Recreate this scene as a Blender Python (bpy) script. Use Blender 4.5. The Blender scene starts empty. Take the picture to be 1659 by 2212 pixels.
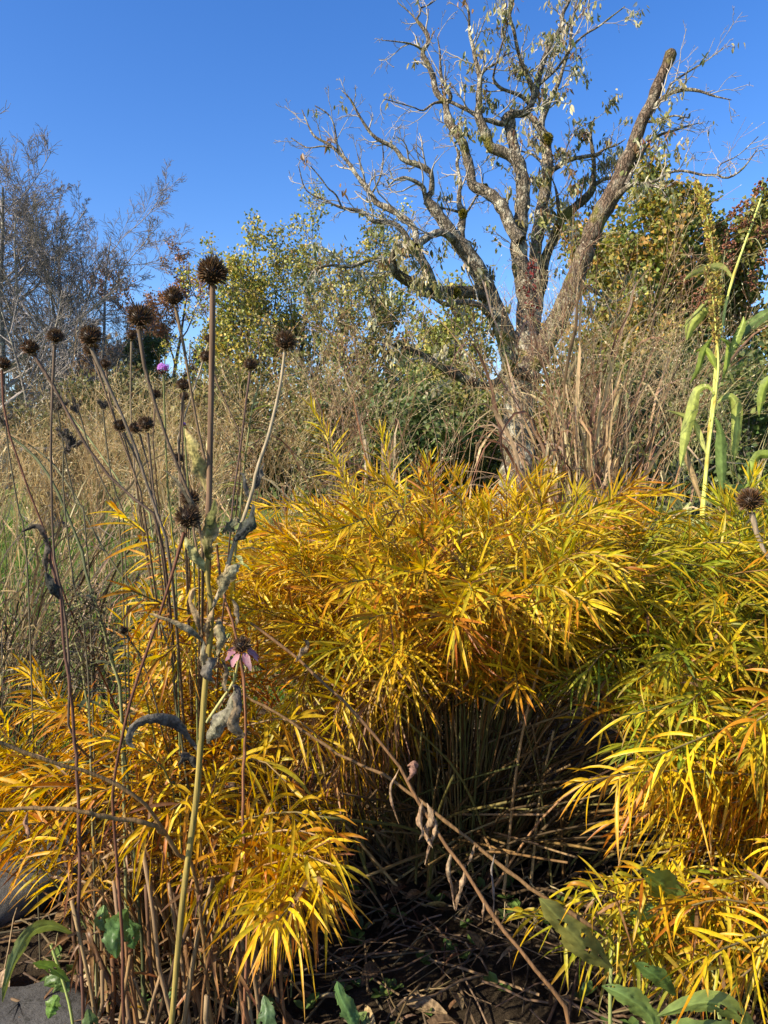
import bpy, math
import numpy as np
from mathutils import Vector

# ------------------------------------------------------------------ camera, sky, sun, exposure
scn = bpy.context.scene
COL = scn.collection
CAM_Z = 0.95
PITCH = math.atan(106 / 1598.0)
FPX = 1597.6
cd = bpy.data.cameras.new("camera")
cd.lens = 26.0
cd.sensor_width = 36.0
cd.sensor_fit = 'AUTO'
cd.clip_start = 0.02
cd.clip_end = 3000
cam = bpy.data.objects.new("camera", cd)
COL.objects.link(cam)
cam.location = (0, 0, CAM_Z)
cam.rotation_euler = (math.pi / 2 - PITCH, 0, 0)
scn.camera = cam

SUN_EL = math.radians(34)
SUN_AZ = math.radians(-122)          # from +Y towards +X: the sun stands left of and a little behind the camera
world = bpy.data.worlds.new("World")
scn.world = world
world.use_nodes = True
wn = world.node_tree
bg = wn.nodes["Background"]
sky = wn.nodes.new("ShaderNodeTexSky")
sky.sky_type = 'NISHITA'
sky.sun_disc = False
sky.sun_elevation = SUN_EL
sky.sun_rotation = SUN_AZ
sky.air_density = 1.0
sky.dust_density = 0.6
sky.ozone_density = 2.6
hs = wn.nodes.new("ShaderNodeHueSaturation")
hs.inputs["Saturation"].default_value = 1.32
hs.inputs['Hue'].default_value = 0.513
wn.links.new(sky.outputs[0], hs.inputs['Color'])
wn.links.new(hs.outputs[0], bg.inputs[0])
bg.inputs[1].default_value = 0.126
sl = bpy.data.lights.new("sun", 'SUN')
sl.energy = 5.0
sl.angle = math.radians(0.5)
sl.color = (1.0, 0.88, 0.68)
sun = bpy.data.objects.new("sun", sl)
COL.objects.link(sun)
sdir = Vector((math.sin(SUN_AZ) * math.cos(SUN_EL), math.cos(SUN_AZ) * math.cos(SUN_EL), math.sin(SUN_EL)))
sun.rotation_euler = sdir.to_track_quat('Z', 'Y').to_euler()
sun.location = sdir * 60
vs = scn.view_settings
vs.view_transform = 'Standard'
vs.look = 'None'
vs.exposure = 0.95
vs.gamma = 1.0
vs.use_curve_mapping = False

# ------------------------------------------------------------------ helpers
UP = np.array([0, 0, 1.0])
_cp, _sp = math.cos(PITCH), math.sin(PITCH)


def at(u, v, y):
    """the place at distance y (metres along +Y) seen at (u, v) of a 1659 x 2212 picture"""
    a, b = (u - 829.5) / FPX, (1106 - v) / FPX
    d = np.array([a, _cp + b * _sp, -_sp + b * _cp])
    return np.array([0, 0, CAM_Z]) + d * (y / d[1])


def proj(P):
    P = np.asarray(P, float) - np.array([0, 0, CAM_Z])
    f = P[..., 1] * _cp - P[..., 2] * _sp
    up = P[..., 1] * _sp + P[..., 2] * _cp
    f = np.where(f > 1e-3, f, 1e-3)
    return 829.5 + P[..., 0] / f * FPX, 1106 - up / f * FPX, f


def px(w, y):
    return w * y / FPX


def nrm(a):
    return a / np.maximum(np.linalg.norm(a, axis=-1, keepdims=True), 1e-9)


def spline(pts, K):
    p = np.asarray(pts, float)
    if len(p) == 1:
        return np.repeat(p, K, 0)
    d = np.r_[0, np.cumsum(np.linalg.norm(np.diff(p[:, :3], axis=0), axis=1) + 1e-9)]
    e = np.vstack([2 * p[0] - p[1], p, 2 * p[-1] - p[-2]])
    out = []
    for s in np.linspace(0, d[-1], K):
        i = min(max(np.searchsorted(d, s) - 1, 0), len(p) - 2)
        t = (s - d[i]) / (d[i + 1] - d[i])
        a, b, c, f = e[i], e[i + 1], e[i + 2], e[i + 3]
        out.append(0.5 * (2 * b + (c - a) * t + (2 * a - 5 * b + 4 * c - f) * t * t + (3 * b - a - 3 * c + f) * t ** 3))
    return np.array(out)


class MB:
    def __init__(s):
        s.V, s.Q, s.T, s.C, s.n = [], [], [], [], 0

    def add(s, v, q=None, t=None, c=(0.5, 0.5, 0.5)):
        v = np.asarray(v, float).reshape(-1, 3)
        if q is not None and len(q):
            s.Q.append(np.asarray(q, np.int64).reshape(-1, 4) + s.n)
        if t is not None and len(t):
            s.T.append(np.asarray(t, np.int64).reshape(-1, 3) + s.n)
        c = np.asarray(c, float)
        s.C.append(np.broadcast_to(c, (len(v), 3)) if c.ndim == 1 else c.reshape(-1, 3))
        s.V.append(v)
        s.n += len(v)

    def mesh(s, name, off=(0, 0, 0), smooth=True):
        me = bpy.data.meshes.new(name)
        if s.n == 0:
            return me
        V = np.vstack(s.V) - np.asarray(off)
        Q = np.vstack(s.Q) if s.Q else np.zeros((0, 4), np.int64)
        T = np.vstack(s.T) if s.T else np.zeros((0, 3), np.int64)
        me.vertices.add(len(V))
        me.vertices.foreach_set("co", V.astype(np.float32).ravel())
        li = np.concatenate([Q.ravel(), T.ravel()]).astype(np.int32)
        me.loops.add(len(li))
        me.loops.foreach_set("vertex_index", li)
        nq, nt = len(Q), len(T)
        me.polygons.add(nq + nt)
        me.polygons.foreach_set("loop_start", np.concatenate([np.arange(nq) * 4, nq * 4 + np.arange(nt) * 3]).astype(np.int32))
        if smooth:
            me.polygons.foreach_set("use_smooth", np.ones(nq + nt, bool))
        at_ = me.attributes.new("tint", 'FLOAT_COLOR', 'POINT')
        C = np.hstack([np.vstack(s.C), np.ones((len(V), 1))])
        at_.data.foreach_set("color", C.astype(np.float32).ravel())
        me.update(calc_edges=True)
        return me

    def build(s, name, mat, parent=None, kind=None, loc=(0, 0, 0), smooth=True):
        off = WORLD_OF.get(parent.name, (0, 0, 0)) if parent else loc
        me = s.mesh(name, off, smooth)
        me.materials.append(mat)
        o = bpy.data.objects.new(name, me)
        COL.objects.link(o)
        if parent:
            o.parent = parent
            WORLD_OF[o.name] = off
        else:
            o.location = loc
            WORLD_OF[o.name] = tuple(loc)
        if kind:
            o['kind'] = kind
        return o


WORLD_OF = {}


def tag(o, label, cat, group=None):
    o['label'] = label
    o['category'] = cat
    if group:
        o['group'] = group
    return o


def thing(name, label, cat, loc, group=None):
    o = bpy.data.objects.new(name, None)
    o.empty_display_size = 0.05
    COL.objects.link(o)
    o.location = tuple(float(x) for x in loc)
    WORLD_OF[o.name] = tuple(float(x) for x in loc)
    return tag(o, label, cat, group)


def tubes(mb, P, R, s=4, c=(0.5, 0.5, 0.5), cap=False):
    """batch of tubes: P (N,K,3), R (N,K)"""
    P = np.asarray(P, float)
    R = np.asarray(R, float)
    if P.ndim == 2:
        P, R = P[None], R[None]
    N, K, _ = P.shape
    if N == 0:
        return
    T = nrm(np.gradient(P, axis=1))
    ref = np.where(np.abs(nrm(P[:, -1] - P[:, 0])[:, 2:3]) > 0.8, [[1.0, 0.13, 0]], [[0.05, 0.1, 1.0]])
    A = np.zeros_like(P)
    a = ref
    for k in range(K):
        a = nrm(a - T[:, k] * np.sum(a * T[:, k], 1, keepdims=True))
        A[:, k] = a
    B = np.cross(T, A)
    th = np.arange(s) * 2 * np.pi / s
    ring = A[:, :, None] * np.cos(th)[None, None, :, None] + B[:, :, None] * np.sin(th)[None, None, :, None]
    V = P[:, :, None] + ring * R[:, :, None, None]
    idx = np.arange(N * K * s).reshape(N, K, s)
    q = np.stack([idx[:, :-1], np.roll(idx, -1, 2)[:, :-1], np.roll(idx, -1, 2)[:, 1:], idx[:, 1:]], -1).reshape(-1, 4)
    c = np.asarray(c, float)
    if c.ndim == 2 and len(c) == N:
        c = np.repeat(c, K * s, 0)
    elif c.ndim == 3:
        c = np.repeat(c.reshape(-1, 3), s, 0)
    t = None
    if cap:
        t = []
        for i in range(N):
            for k in (0, K - 1):
                for j in range(1, s - 1):
                    t.append((idx[i, k, 0], idx[i, k, j], idx[i, k, j + 1]))
    mb.add(V, q, t, c)


def ribbons(mb, P, S, W, c, fold=0.0):
    """batch of leaf strips: P (N,K,3) spine, S (N,K,3) unit side, W (N,K) half width"""
    N, K, _ = P.shape
    if N == 0:
        return
    c = np.asarray(c, float)
    m = 3 if fold else 2
    if fold:
        T = nrm(np.gradient(P, axis=1))
        Nn = nrm(np.cross(S, T))
        lift = Nn * (W * fold)[..., None]
        V = np.stack([P - S * W[..., None] + lift, P, P + S * W[..., None] + lift], 2)
    else:
        V = np.stack([P - S * W[..., None], P + S * W[..., None]], 2)
    idx = np.arange(N * K * m).reshape(N, K, m)
    q = np.stack([idx[:, :-1, :-1], idx[:, :-1, 1:], idx[:, 1:, 1:], idx[:, 1:, :-1]], -1).reshape(-1, 4)
    if c.ndim == 2 and len(c) == N:
        c = np.repeat(c, K * m, 0)
    elif c.ndim == 3:
        c = np.repeat(c.reshape(-1, 3), m, 0)
    mb.add(V, q, None, c)


def cards(mb, pos, d, side, L, W, c):
    """small leaves far away: a bent diamond of four triangles each"""
    N = len(pos)
    if N == 0:
        return
    n = nrm(np.cross(d, side))
    L, W = L[:, None], W[:, None]
    V = np.stack([pos, pos + d * L * 0.45 + side * W + n * W * 0.5, pos + d * L - n * W * 0.3, pos + d * L * 0.45 - side * W + n * W * 0.5, ], 1)
    idx = np.arange(N * 4).reshape(N, 4)
    t = np.concatenate([idx[:, [0, 1, 2]], idx[:, [0, 2, 3]]])
    mb.add(V, None, t, np.repeat(c, 4, 0))


def rdir(rng, n):
    return nrm(rng.normal(size=(n, 3)))


def pal(rng, n, cols, w=None, jit=0.18):
    cols = np.asarray(cols, float)
    k = rng.choice(len(cols), n, p=None if w is None else np.asarray(w) / np.sum(w))
    return np.clip(cols[k] * (1 + rng.normal(0, jit, (n, 1))) * (1 + rng.normal(0, jit * 0.3, (n, 3))), 0.003, 0.95)


def grow(P, R, rng, m, t0, t1, ang, lr, K, up=0.1, wig=0.15, rr=0.6, tip=0.25, minr=0.0):
    N, KP, _ = P.shape
    seg = np.linalg.norm(np.diff(P, axis=1), axis=2).sum(1)
    i = np.repeat(np.arange(N), m)
    n = N * m
    t = (np.tile(np.arange(m), N) + rng.uniform(0, 1, n)) / m * (t1 - t0) + t0
    f = t * (KP - 1)
    k = np.minimum(f.astype(int), KP - 2)
    w = (f - k)[:, None]
    p = P[i, k] * (1 - w) + P[i, k + 1] * w
    T = nrm(P[i, k + 1] - P[i, k])
    r0 = (R[i, k] * (1 - w[:, 0]) + R[i, k + 1] * w[:, 0]) * rr
    perp = rdir(rng, n)
    perp = nrm(perp - T * np.sum(perp * T, 1, keepdims=True))
    a = ang * rng.uniform(0.65, 1.3, n)[:, None]
    d = np.cos(a) * T + np.sin(a) * perp
    L = seg[i] * lr * rng.uniform(0.55, 1.2, n) * (1.15 - 0.6 * t)
    out = np.zeros((n, K, 3))
    out[:, 0] = p
    st = (L / (K - 1))[:, None]
    for j in range(1, K):
        out[:, j] = out[:, j - 1] + d * st
        d = nrm(d + np.array([0, 0, up]) + rng.normal(0, wig, (n, 3)))
    Rr = r0[:, None] * np.linspace(1, tip, K)[None]
    return out, np.maximum(Rr, minr)


# ------------------------------------------------------------------ materials
def new_mat(name):
    m = bpy.data.materials.new(name)
    m.use_nodes = True
    nt = m.node_tree
    nt.nodes.clear()
    return m, nt, nt.nodes.new("ShaderNodeOutputMaterial")


def tint_node(nt, scale=30, amount=0.25, detail=4):
    """the object's own tint, broken up by fine noise"""
    a = nt.nodes.new("ShaderNodeAttribute")
    a.attribute_name = "tint"
    tc = nt.nodes.new("ShaderNodeTexCoord")
    no = nt.nodes.new("ShaderNodeTexNoise")
    no.inputs['Scale'].default_value = scale
    no.inputs['Detail'].default_value = detail
    nt.links.new(tc.outputs['Object'], no.inputs['Vector'])
    mr = nt.nodes.new("ShaderNodeMapRange")
    mr.inputs[1].default_value = 0.3
    mr.inputs[2].default_value = 0.7
    mr.inputs[3].default_value = 1 - amount
    mr.inputs[4].default_value = 1 + amount
    nt.links.new(no.outputs['Fac'], mr.inputs[0])
    mx = nt.nodes.new("ShaderNodeVectorMath")
    mx.operation = 'SCALE'
    nt.links.new(a.outputs['Color'], mx.inputs[0])
    nt.links.new(mr.outputs[0], mx.inputs['Scale'])
    return mx.outputs[0], no, tc


def leaf_mat(name, trans=0.45, rough=0.5, scale=60, amount=0.22, spec=0.3, tsat=1.25):
    m, nt, out = new_mat(name)
    col, no, tc = tint_node(nt, scale, amount)
    p = nt.nodes.new("ShaderNodeBsdfPrincipled")
    p.inputs['Roughness'].default_value = rough
    p.inputs['Specular IOR Level'].default_value = spec
    nt.links.new(col, p.inputs['Base Color'])
    tr = nt.nodes.new("ShaderNodeBsdfTranslucent")
    h = nt.nodes.new("ShaderNodeHueSaturation")
    h.inputs['Saturation'].default_value = tsat
    h.inputs['Value'].default_value = 1.15
    nt.links.new(col, h.inputs['Color'])
    nt.links.new(h.outputs[0], tr.inputs['Color'])
    mx = nt.nodes.new("ShaderNodeMixShader")
    mx.inputs[0].default_value = trans
    nt.links.new(p.outputs[0], mx.inputs[1])
    nt.links.new(tr.outputs[0], mx.inputs[2])
    nt.links.new(mx.outputs[0], out.inputs[0])
    return m


def stem_mat(name, scale=(60, 60, 8), amount=0.35, rough=0.7, bump=0.4, dist=0.002):
    m, nt, out = new_mat(name)
    col, no, tc = tint_node(nt, 1.0, amount)
    mp = nt.nodes.new("ShaderNodeMapping")
    mp.inputs['Scale'].default_value = scale
    nt.links.new(tc.outputs['Object'], mp.inputs['Vector'])
    nt.links.new(mp.outputs[0], no.inputs['Vector'])
    p = nt.nodes.new("ShaderNodeBsdfPrincipled")
    p.inputs['Roughness'].default_value = rough
    p.inputs['Specular IOR Level'].default_value = 0.25
    nt.links.new(col, p.inputs['Base Color'])
    b = nt.nodes.new("ShaderNodeBump")
    b.inputs['Strength'].default_value = bump
    b.inputs['Distance'].default_value = dist
    nt.links.new(no.outputs['Fac'], b.inputs['Height'])
    nt.links.new(b.outputs[0], p.inputs['Normal'])
    nt.links.new(p.outputs[0], out.inputs[0])
    return m


def bark_mat(name, moss=True, lichen=.8):
    m, nt, out = new_mat(name)
    L = nt.links
    a = nt.nodes.new("ShaderNodeAttribute")
    a.attribute_name = "tint"
    tc = nt.nodes.new("ShaderNodeTexCoord")
    mp = nt.nodes.new("ShaderNodeMapping")
    mp.inputs['Scale'].default_value = (1, 1, 0.3)
    L.new(tc.outputs['Object'], mp.inputs['Vector'])
    vo = nt.nodes.new("ShaderNodeTexVoronoi")
    vo.feature = 'DISTANCE_TO_EDGE'
    vo.inputs['Scale'].default_value = 26
    wob = nt.nodes.new("ShaderNodeTexNoise")
    wob.inputs['Scale'].default_value = 12
    wob.inputs['Detail'].default_value = 6
    mad = nt.nodes.new("ShaderNodeVectorMath")
    mad.operation = 'MULTIPLY_ADD'
    mad.inputs[1].default_value = (0.10, 0.10, 0.10)
    L.new(tc.outputs['Object'], wob.inputs['Vector'])
    L.new(wob.outputs['Color'], mad.inputs[0])
    L.new(mp.outputs[0], mad.inputs[2])
    L.new(mad.outputs[0], vo.inputs['Vector'])
    r1 = nt.nodes.new("ShaderNodeMapRange")
    r1.inputs[1].default_value = 0.0
    r1.inputs[2].default_value = 0.22
    r1.inputs[3].default_value = 0.35
    r1.inputs[4].default_value = 1.0
    L.new(vo.outputs['Distance'], r1.inputs[0])
    sc = nt.nodes.new("ShaderNodeVectorMath")
    sc.operation = 'SCALE'
    L.new(a.outputs['Color'], sc.inputs[0])
    L.new(r1.outputs[0], sc.inputs['Scale'])
    # pale lichen patches
    n2 = nt.nodes.new("ShaderNodeTexNoise")
    n2.inputs['Scale'].default_value = 7
    n2.inputs['Detail'].default_value = 8
    n2.inputs['Roughness'].default_value = 0.7
    L.new(tc.outputs['Object'], n2.inputs['Vector'])
    r2 = nt.nodes.new("ShaderNodeMapRange")
    r2.inputs[1].default_value = 0.52
    r2.inputs[2].default_value = 0.61
    r2.inputs[3].default_value = 0
    r2.inputs[4].default_value = lichen
    L.new(n2.outputs['Fac'], r2.inputs[0])
    mx = nt.nodes.new("ShaderNodeMix")
    mx.data_type = 'RGBA'
    mx.inputs[7].default_value = (0.56, 0.52, 0.40, 1)
    L.new(r2.outputs[0], mx.inputs[0])
    L.new(sc.outputs[0], mx.inputs[6])
    last = mx.outputs[2]
    if moss:
        n3 = nt.nodes.new("ShaderNodeTexNoise")
        n3.inputs['Scale'].default_value = 2.2
        n3.inputs['Detail'].default_value = 5
        L.new(tc.outputs['Object'], n3.inputs['Vector'])
        r3 = nt.nodes.new("ShaderNodeMapRange")
        r3.inputs[1].default_value = 0.58
        r3.inputs[2].default_value = 0.66
        L.new(n3.outputs['Fac'], r3.inputs[0])
        m2 = nt.nodes.new("ShaderNodeMix")
        m2.data_type = 'RGBA'
        m2.inputs[7].default_value = (0.17, 0.15, 0.035, 1)
        L.new(r3.outputs[0], m2.inputs[0])
        L.new(last, m2.inputs[6])
        last = m2.outputs[2]
    p = nt.nodes.new("ShaderNodeBsdfPrincipled")
    p.inputs['Roughness'].default_value = 0.9
    p.inputs['Specular IOR Level'].default_value = 0.15
    L.new(last, p.inputs['Base Color'])
    b = nt.nodes.new("ShaderNodeBump")
    b.inputs['Strength'].default_value = 0.9
    b.inputs['Distance'].default_value = 0.03
    L.new(r1.outputs[0], b.inputs['Height'])
    L.new(b.outputs[0], p.inputs['Normal'])
    L.new(p.outputs[0], out.inputs[0])
    return m


def ground_mat(name, c1, c2, c3, s1=3, s2=40, bump=0.6, dist=0.02):
    m, nt, out = new_mat(name)
    L = nt.links
    tc = nt.nodes.new("ShaderNodeTexCoord")
    n1 = nt.nodes.new("ShaderNodeTexNoise")
    n1.inputs['Scale'].default_value = s1
    n1.inputs['Detail'].default_value = 6
    n2 = nt.nodes.new("ShaderNodeTexNoise")
    n2.inputs['Scale'].default_value = s2
    n2.inputs['Detail'].default_value = 8
    n2.inputs['Roughness'].default_value = 0.75
    for n in (n1, n2):
        L.new(tc.outputs['Object'], n.inputs['Vector'])
    cr = nt.nodes.new("ShaderNodeValToRGB")
    cr.color_ramp.elements[0].position = 0.32
    cr.color_ramp.elements[0].color = (*c1, 1)
    cr.color_ramp.elements[1].position = 0.68
    cr.color_ramp.elements[1].color = (*c2, 1)
    L.new(n1.outputs['Fac'], cr.inputs[0])
    r = nt.nodes.new("ShaderNodeMapRange")
    r.inputs[1].default_value = 0.5
    r.inputs[2].default_value = 0.68
    L.new(n2.outputs['Fac'], r.inputs[0])
    mx = nt.nodes.new("ShaderNodeMix")
    mx.data_type = 'RGBA'
    mx.inputs[7].default_value = (*c3, 1)
    L.new(r.outputs[0], mx.inputs[0])
    L.new(cr.outputs[0], mx.inputs[6])
    p = nt.nodes.new("ShaderNodeBsdfPrincipled")
    p.inputs['Roughness'].default_value = 0.95
    p.inputs['Specular IOR Level'].default_value = 0.1
    L.new(mx.outputs[2], p.inputs['Base Color'])
    b = nt.nodes.new("ShaderNodeBump")
    b.inputs['Strength'].default_value = bump
    b.inputs['Distance'].default_value = dist
    L.new(n2.outputs['Fac'], b.inputs['Height'])
    L.new(b.outputs[0], p.inputs['Normal'])
    L.new(p.outputs[0], out.inputs[0])
    return m


M_BARK = bark_mat("bark_mossy")
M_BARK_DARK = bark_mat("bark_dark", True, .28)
M_BARK2 = bark_mat("bark_plain", False)
M_TWIG = stem_mat("twig", (20, 20, 20), 0.3, 0.8, 0.2)
M_FAR = leaf_mat("tree_leaf", 0.38, 0.42, 9, 0.15, 0.35, 1.15)
M_BLUE = leaf_mat("bluestar_leaf", 0.42, 0.42, 150, 0.28, 0.35, 1.2)
M_BLADE = leaf_mat("dry_blade", 0.28, 0.5, 40, 0.25, 0.35, 1.05)
M_SEED = leaf_mat("seed_chaff", 0.25, 0.6, 80, 0.2, 0.2, 1.0)
M_STEM = stem_mat("stem")
M_HAIRY = stem_mat("ribbed_stem", (260, 260, 14), 0.4, 0.75, 0.8, 0.0012)
M_SPINE = stem_mat("seed_spine", (200, 200, 200), 0.3, 0.45, 0.1)
M_WITHER = leaf_mat("withered_leaf", 0.3, 0.75, 160, 0.6, 0.2, 1.1)
_nt = M_WITHER.node_tree
_b = _nt.nodes.new("ShaderNodeBump")
_b.inputs['Strength'].default_value = 0.8
_b.inputs['Distance'].default_value = 0.003
_nt.links.new([n for n in _nt.nodes if n.bl_idname == "ShaderNodeTexNoise"][0].outputs['Fac'], _b.inputs['Height'])
_nt.links.new(_b.outputs[0], [n for n in _nt.nodes if n.bl_idname == "ShaderNodeBsdfPrincipled"][0].inputs['Normal'])
M_GREEN = leaf_mat("green_leaf", 0.3, 0.42, 45, 0.35, 0.4, 1.2)
M_PETAL = leaf_mat("petal", 0.35, 0.5, 90, 0.3, 0.2, 1.1)
M_GRASS = leaf_mat("lawn_blade", 0.4, 0.5, 3, 0.25, 0.3, 1.1)
M_STONE = ground_mat("stone", (0.06, 0.06, 0.06), (0.12, 0.115, 0.11), (0.035, 0.035, 0.03), 8, 60, 0.7, 0.01)
M_CONC = ground_mat("concrete", (0.07, 0.07, 0.07), (0.13, 0.13, 0.13), (0.05, 0.05, 0.05), 6, 50, 0.4, 0.006)
M_SOIL = ground_mat("soil", (0.030, 0.022, 0.015), (0.075, 0.055, 0.035), (0.13, 0.095, 0.06), 5, 70, 1.0, 0.03)
M_LAWN = ground_mat("lawn", (0.07, 0.12, 0.022), (0.14, 0.18, 0.04), (0.2, 0.19, 0.07), 1.2, 90, 0.8, 0.02)


# ------------------------------------------------------------------ ground
def ground_z(x, y):
    x = np.asarray(x, float)
    y = np.asarray(y, float)
    bank = 1 / (1 + np.exp(-(y - 2.5) * 5)) * 1 / (1 + np.exp(-(x - 0.55) * 4)) * (1 / (1 + np.exp((y - 9) * 0.8)))
    return 0.42 * bank + 0.012 * np.sin(x * 3.1 + 1) * np.cos(y * 2.7) + 0.02 * np.sin(x * 0.7) * np.sin(y * 0.5 + 2)


def sheet(name, xs, ys, dz, mat):
    X, Y = np.meshgrid(xs, ys)
    Z = ground_z(X, Y) + dz
    n, m = X.shape
    idx = np.arange(n * m).reshape(n, m)
    q = np.stack([idx[:-1, :-1], idx[:-1, 1:], idx[1:, 1:], idx[1:, :-1]], -1)
    mb = MB()
    mb.add(np.stack([X, Y, Z], -1), q)
    return mb.build(name, mat, kind='structure')


far = np.r_[-900, -300, -120, -60, -30, np.linspace(-14, 14, 90), 30, 60, 120, 300, 900]
fary = np.r_[-300, -60, -20, -8, np.linspace(-3, 16, 90), 22, 30, 60, 120, 300, 1200]
sheet("lawn", far, fary, 0.0, M_LAWN)


def bed():
    r = np.random.default_rng(5)
    xs = np.linspace(-3.2, 5.5, 130)
    ts = np.linspace(0, 1, 90)
    X, Tt = np.meshgrid(xs, ts)
    front = -1.5
    back = np.interp(xs, [-3.2, -1.2, -0.5, 0.1, 0.8, 5.5], [1.75, 1.9, 2.15, 3.6, 6.5, 7.5]) + 0.06 * np.sin(xs * 5)
    Y = front + (back[None] - front) * Tt
    Z = ground_z(X, Y) + 0.004 + 0.05 * np.minimum(1, (1 - Tt) * 12) + r.normal(0, 0.004, X.shape) * (Tt < 0.99)
    Z[-1] -= 0.02
    n, m = X.shape
    idx = np.arange(n * m).reshape(n, m)
    q = np.stack([idx[:-1, :-1], idx[:-1, 1:], idx[1:, 1:], idx[1:, :-1]], -1)
    mb = MB()
    mb.add(np.stack([X, Y, Z], -1), q)
    mb.build("garden_bed", M_SOIL, kind='structure')


bed()
BED = 0.055


def bz(x, y):
    return float(ground_z(x, y)) + BED


def lawn_grass():
    r = np.random.default_rng(11)
    n = 42000
    y = 1.75 + (r.uniform(0, 1, n) ** 1.6) * 10
    x = -y * 0.56 + r.uniform(0, 1, n) * (y * 0.42 + 0.2)
    p = np.stack([x, y, ground_z(x, y)], -1)
    L = r.uniform(0.035, 0.085, n)
    d = nrm(np.stack([r.normal(0, .45, n), r.normal(0, .45, n), np.ones(n)], -1))
    K = 3
    s = np.linspace(0, 1, K)
    bend = rdir(r, n) * [1, 1, 0.1]
    P = p[:, None] + d[:, None] * (L[:, None] * s)[..., None] + bend[:, None] * (L[:, None] * 0.45 * s ** 2)[..., None]
    S = np.repeat(nrm(np.cross(d, rdir(r, n)))[:, None], K, 1)
    W = (0.0016 + 0.0006 * y)[:, None] * np.array([1, .8, .1])[None]
    c = pal(r, n, [(.08, .16, .025), (.13, .21, .035), (.22, .24, .07), (.32, .29, .13)], [4, 4, 1.5, .8])
    mb = MB()
    ribbons(mb, P, S, W, c)
    o = mb.build("lawn_grass", M_GRASS, kind='stuff')
    tag(o, "short green lawn grass behind the flower bed on the left", "grass")


lawn_grass()


# ------------------------------------------------------------------ background trees
def tree_skel(r, base, h, nst, lean, lv, trunk_r, up1=0.12, wig=0.1, K0=9):
    """trunks and the branch levels above them"""
    P0 = np.zeros((nst, K0, 3))
    d = nrm(np.stack([r.normal(0, lean, nst), r.normal(0, lean, nst), np.ones(nst)], -1))
    P0[:, 0] = np.asarray(base) + np.stack([r.normal(0, .12 * (nst > 1), nst), r.normal(0, .12 * (nst > 1), nst), np.zeros(nst) - 0.1], -1)
    hh = h * r.uniform(0.8, 1.0, nst) * 0.88
    hh[0] = h * 0.9
    for k in range(1, K0):
        P0[:, k] = P0[:, k - 1] + d * (hh / (K0 - 1))[:, None]
        d = nrm(d + [0, 0, 0.06] + r.normal(0, wig * 0.7, (nst, 3)) * [1, 1, .3])
    R0 = trunk_r * np.linspace(1, 0.12, K0)[None] ** 0.8 * r.uniform(.75, 1, (nst, 1))
    out = [(P0, R0)]
    for (m, t0, t1, ang, lr, K, up, minr) in lv:
        out.append(grow(*out[-1], r, m, t0, t1, ang, lr, K, up, wig, 0.62, 0.3, minr))
    return out


def make_tree(name, label, seed, u, y, vtop, nst, lean, lv, trunk_r, barkc, leaves=None, group=None, cat="tree", kindleaf="foliage", base_u=None, h=None):
    r = np.random.default_rng(seed)
    b = at(u, 1000, y)
    base = np.array([b[0], y, float(ground_z(b[0], y))])
    top = at(u, vtop, y)[2] if h is None else h + base[2]
    t = thing(name, label, cat, base, group)
    sk = tree_skel(r, base, top - base[2], nst, lean, lv, trunk_r)
    mb = MB()
    for i in range(nst):
        tubes(mb, sk[0][0][i:i + 1], sk[0][1][i:i + 1], 8, barkc)
    mb.build("trunk", M_BARK2, t)
    mb = MB()
    for j, (P, R) in enumerate(sk[1:]):
        tubes(mb, P, R, 5 if j == 0 else 3, np.asarray(barkc) * (0.95 - 0.12 * j))
    mb.build("branches", M_TWIG, t, 'stuff')
    if leaves:
        n, L, W, cols, w, jit, droop = leaves
        P, R = sk[-1]
        i = r.integers(0, len(P), n)
        k = r.uniform(0.15, 1, n) * (P.shape[1] - 1)
        k0 = np.minimum(k.astype(int), P.shape[1] - 2)
        f = (k - k0)[:, None]
        pos = P[i, k0] * (1 - f) + P[i, k0 + 1] * f + r.normal(0, jit, (n, 3))
        d = nrm(rdir(r, n) + np.array([0, 0, -droop]))
        s = nrm(np.cross(d, rdir(r, n)))
        Ls = L * r.uniform(.6, 1.25, n)
        cols = np.asarray(cols) * 1.55
        base_c = pal(r, len(P), cols, w, 0.12)[i]
        own = pal(r, n, cols, w, 0.2)
        c = np.where(r.uniform(0, 1, (n, 1)) < 0.55, base_c * r.uniform(.8, 1.2, (n, 1)), own)
        mb = MB()
        cards(mb, pos, d, s, Ls, Ls * W, c)
        mb.build(kindleaf, M_FAR, t, 'stuff', smooth=False)
    return t


BARE = [(12, .14, .97, .85, .62, 9, .045, 0.014), (9, .15, 1, .7, .5, 7, .04, 0.010), (8, .12, 1, .7, .5, 5, .03, 0.0085), (6, .15, 1, .7, .6, 4, .02, 0.007)]
greyb = (.29, .255, .235)
make_tree("bare_tree", "tall leafless grey tree at the far left edge of the garden", 101, 15, 27, 340, 1, .06, BARE, .2, greyb, None, "bare trees along the left side")
make_tree("bare_tree", "broad leafless tree right of the tall one at the left edge", 102, 110, 29, 355, 1, .10, BARE, .17, greyb, None, "bare trees along the left side")
make_tree("bare_tree", "slender leafless tree nearest the blue gap in the treetops", 103, 205, 31, 425, 2, .12, BARE, .13, greyb, None, "bare trees along the left side")
make_tree("bare_tree", "leafless tree half cut off by the left picture edge", 104, -90, 26, 370, 1, .08, BARE, .2, greyb, None, "bare trees along the left side")
BR2 = [(9, .25, .98, .7, .42, 6, .1, 0.012), (6, .2, 1, .7, .5, 5, .06, 0.01), (6, .15, 1, .7, .5, 4, .03, 0.008)]
make_tree("bare_tree", "low leafless tree with a forked grey trunk behind the tan grasses", 105, 75, 22, 560, 3, .18, BR2, .09, greyb, None, "bare trees along the left side")
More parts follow.
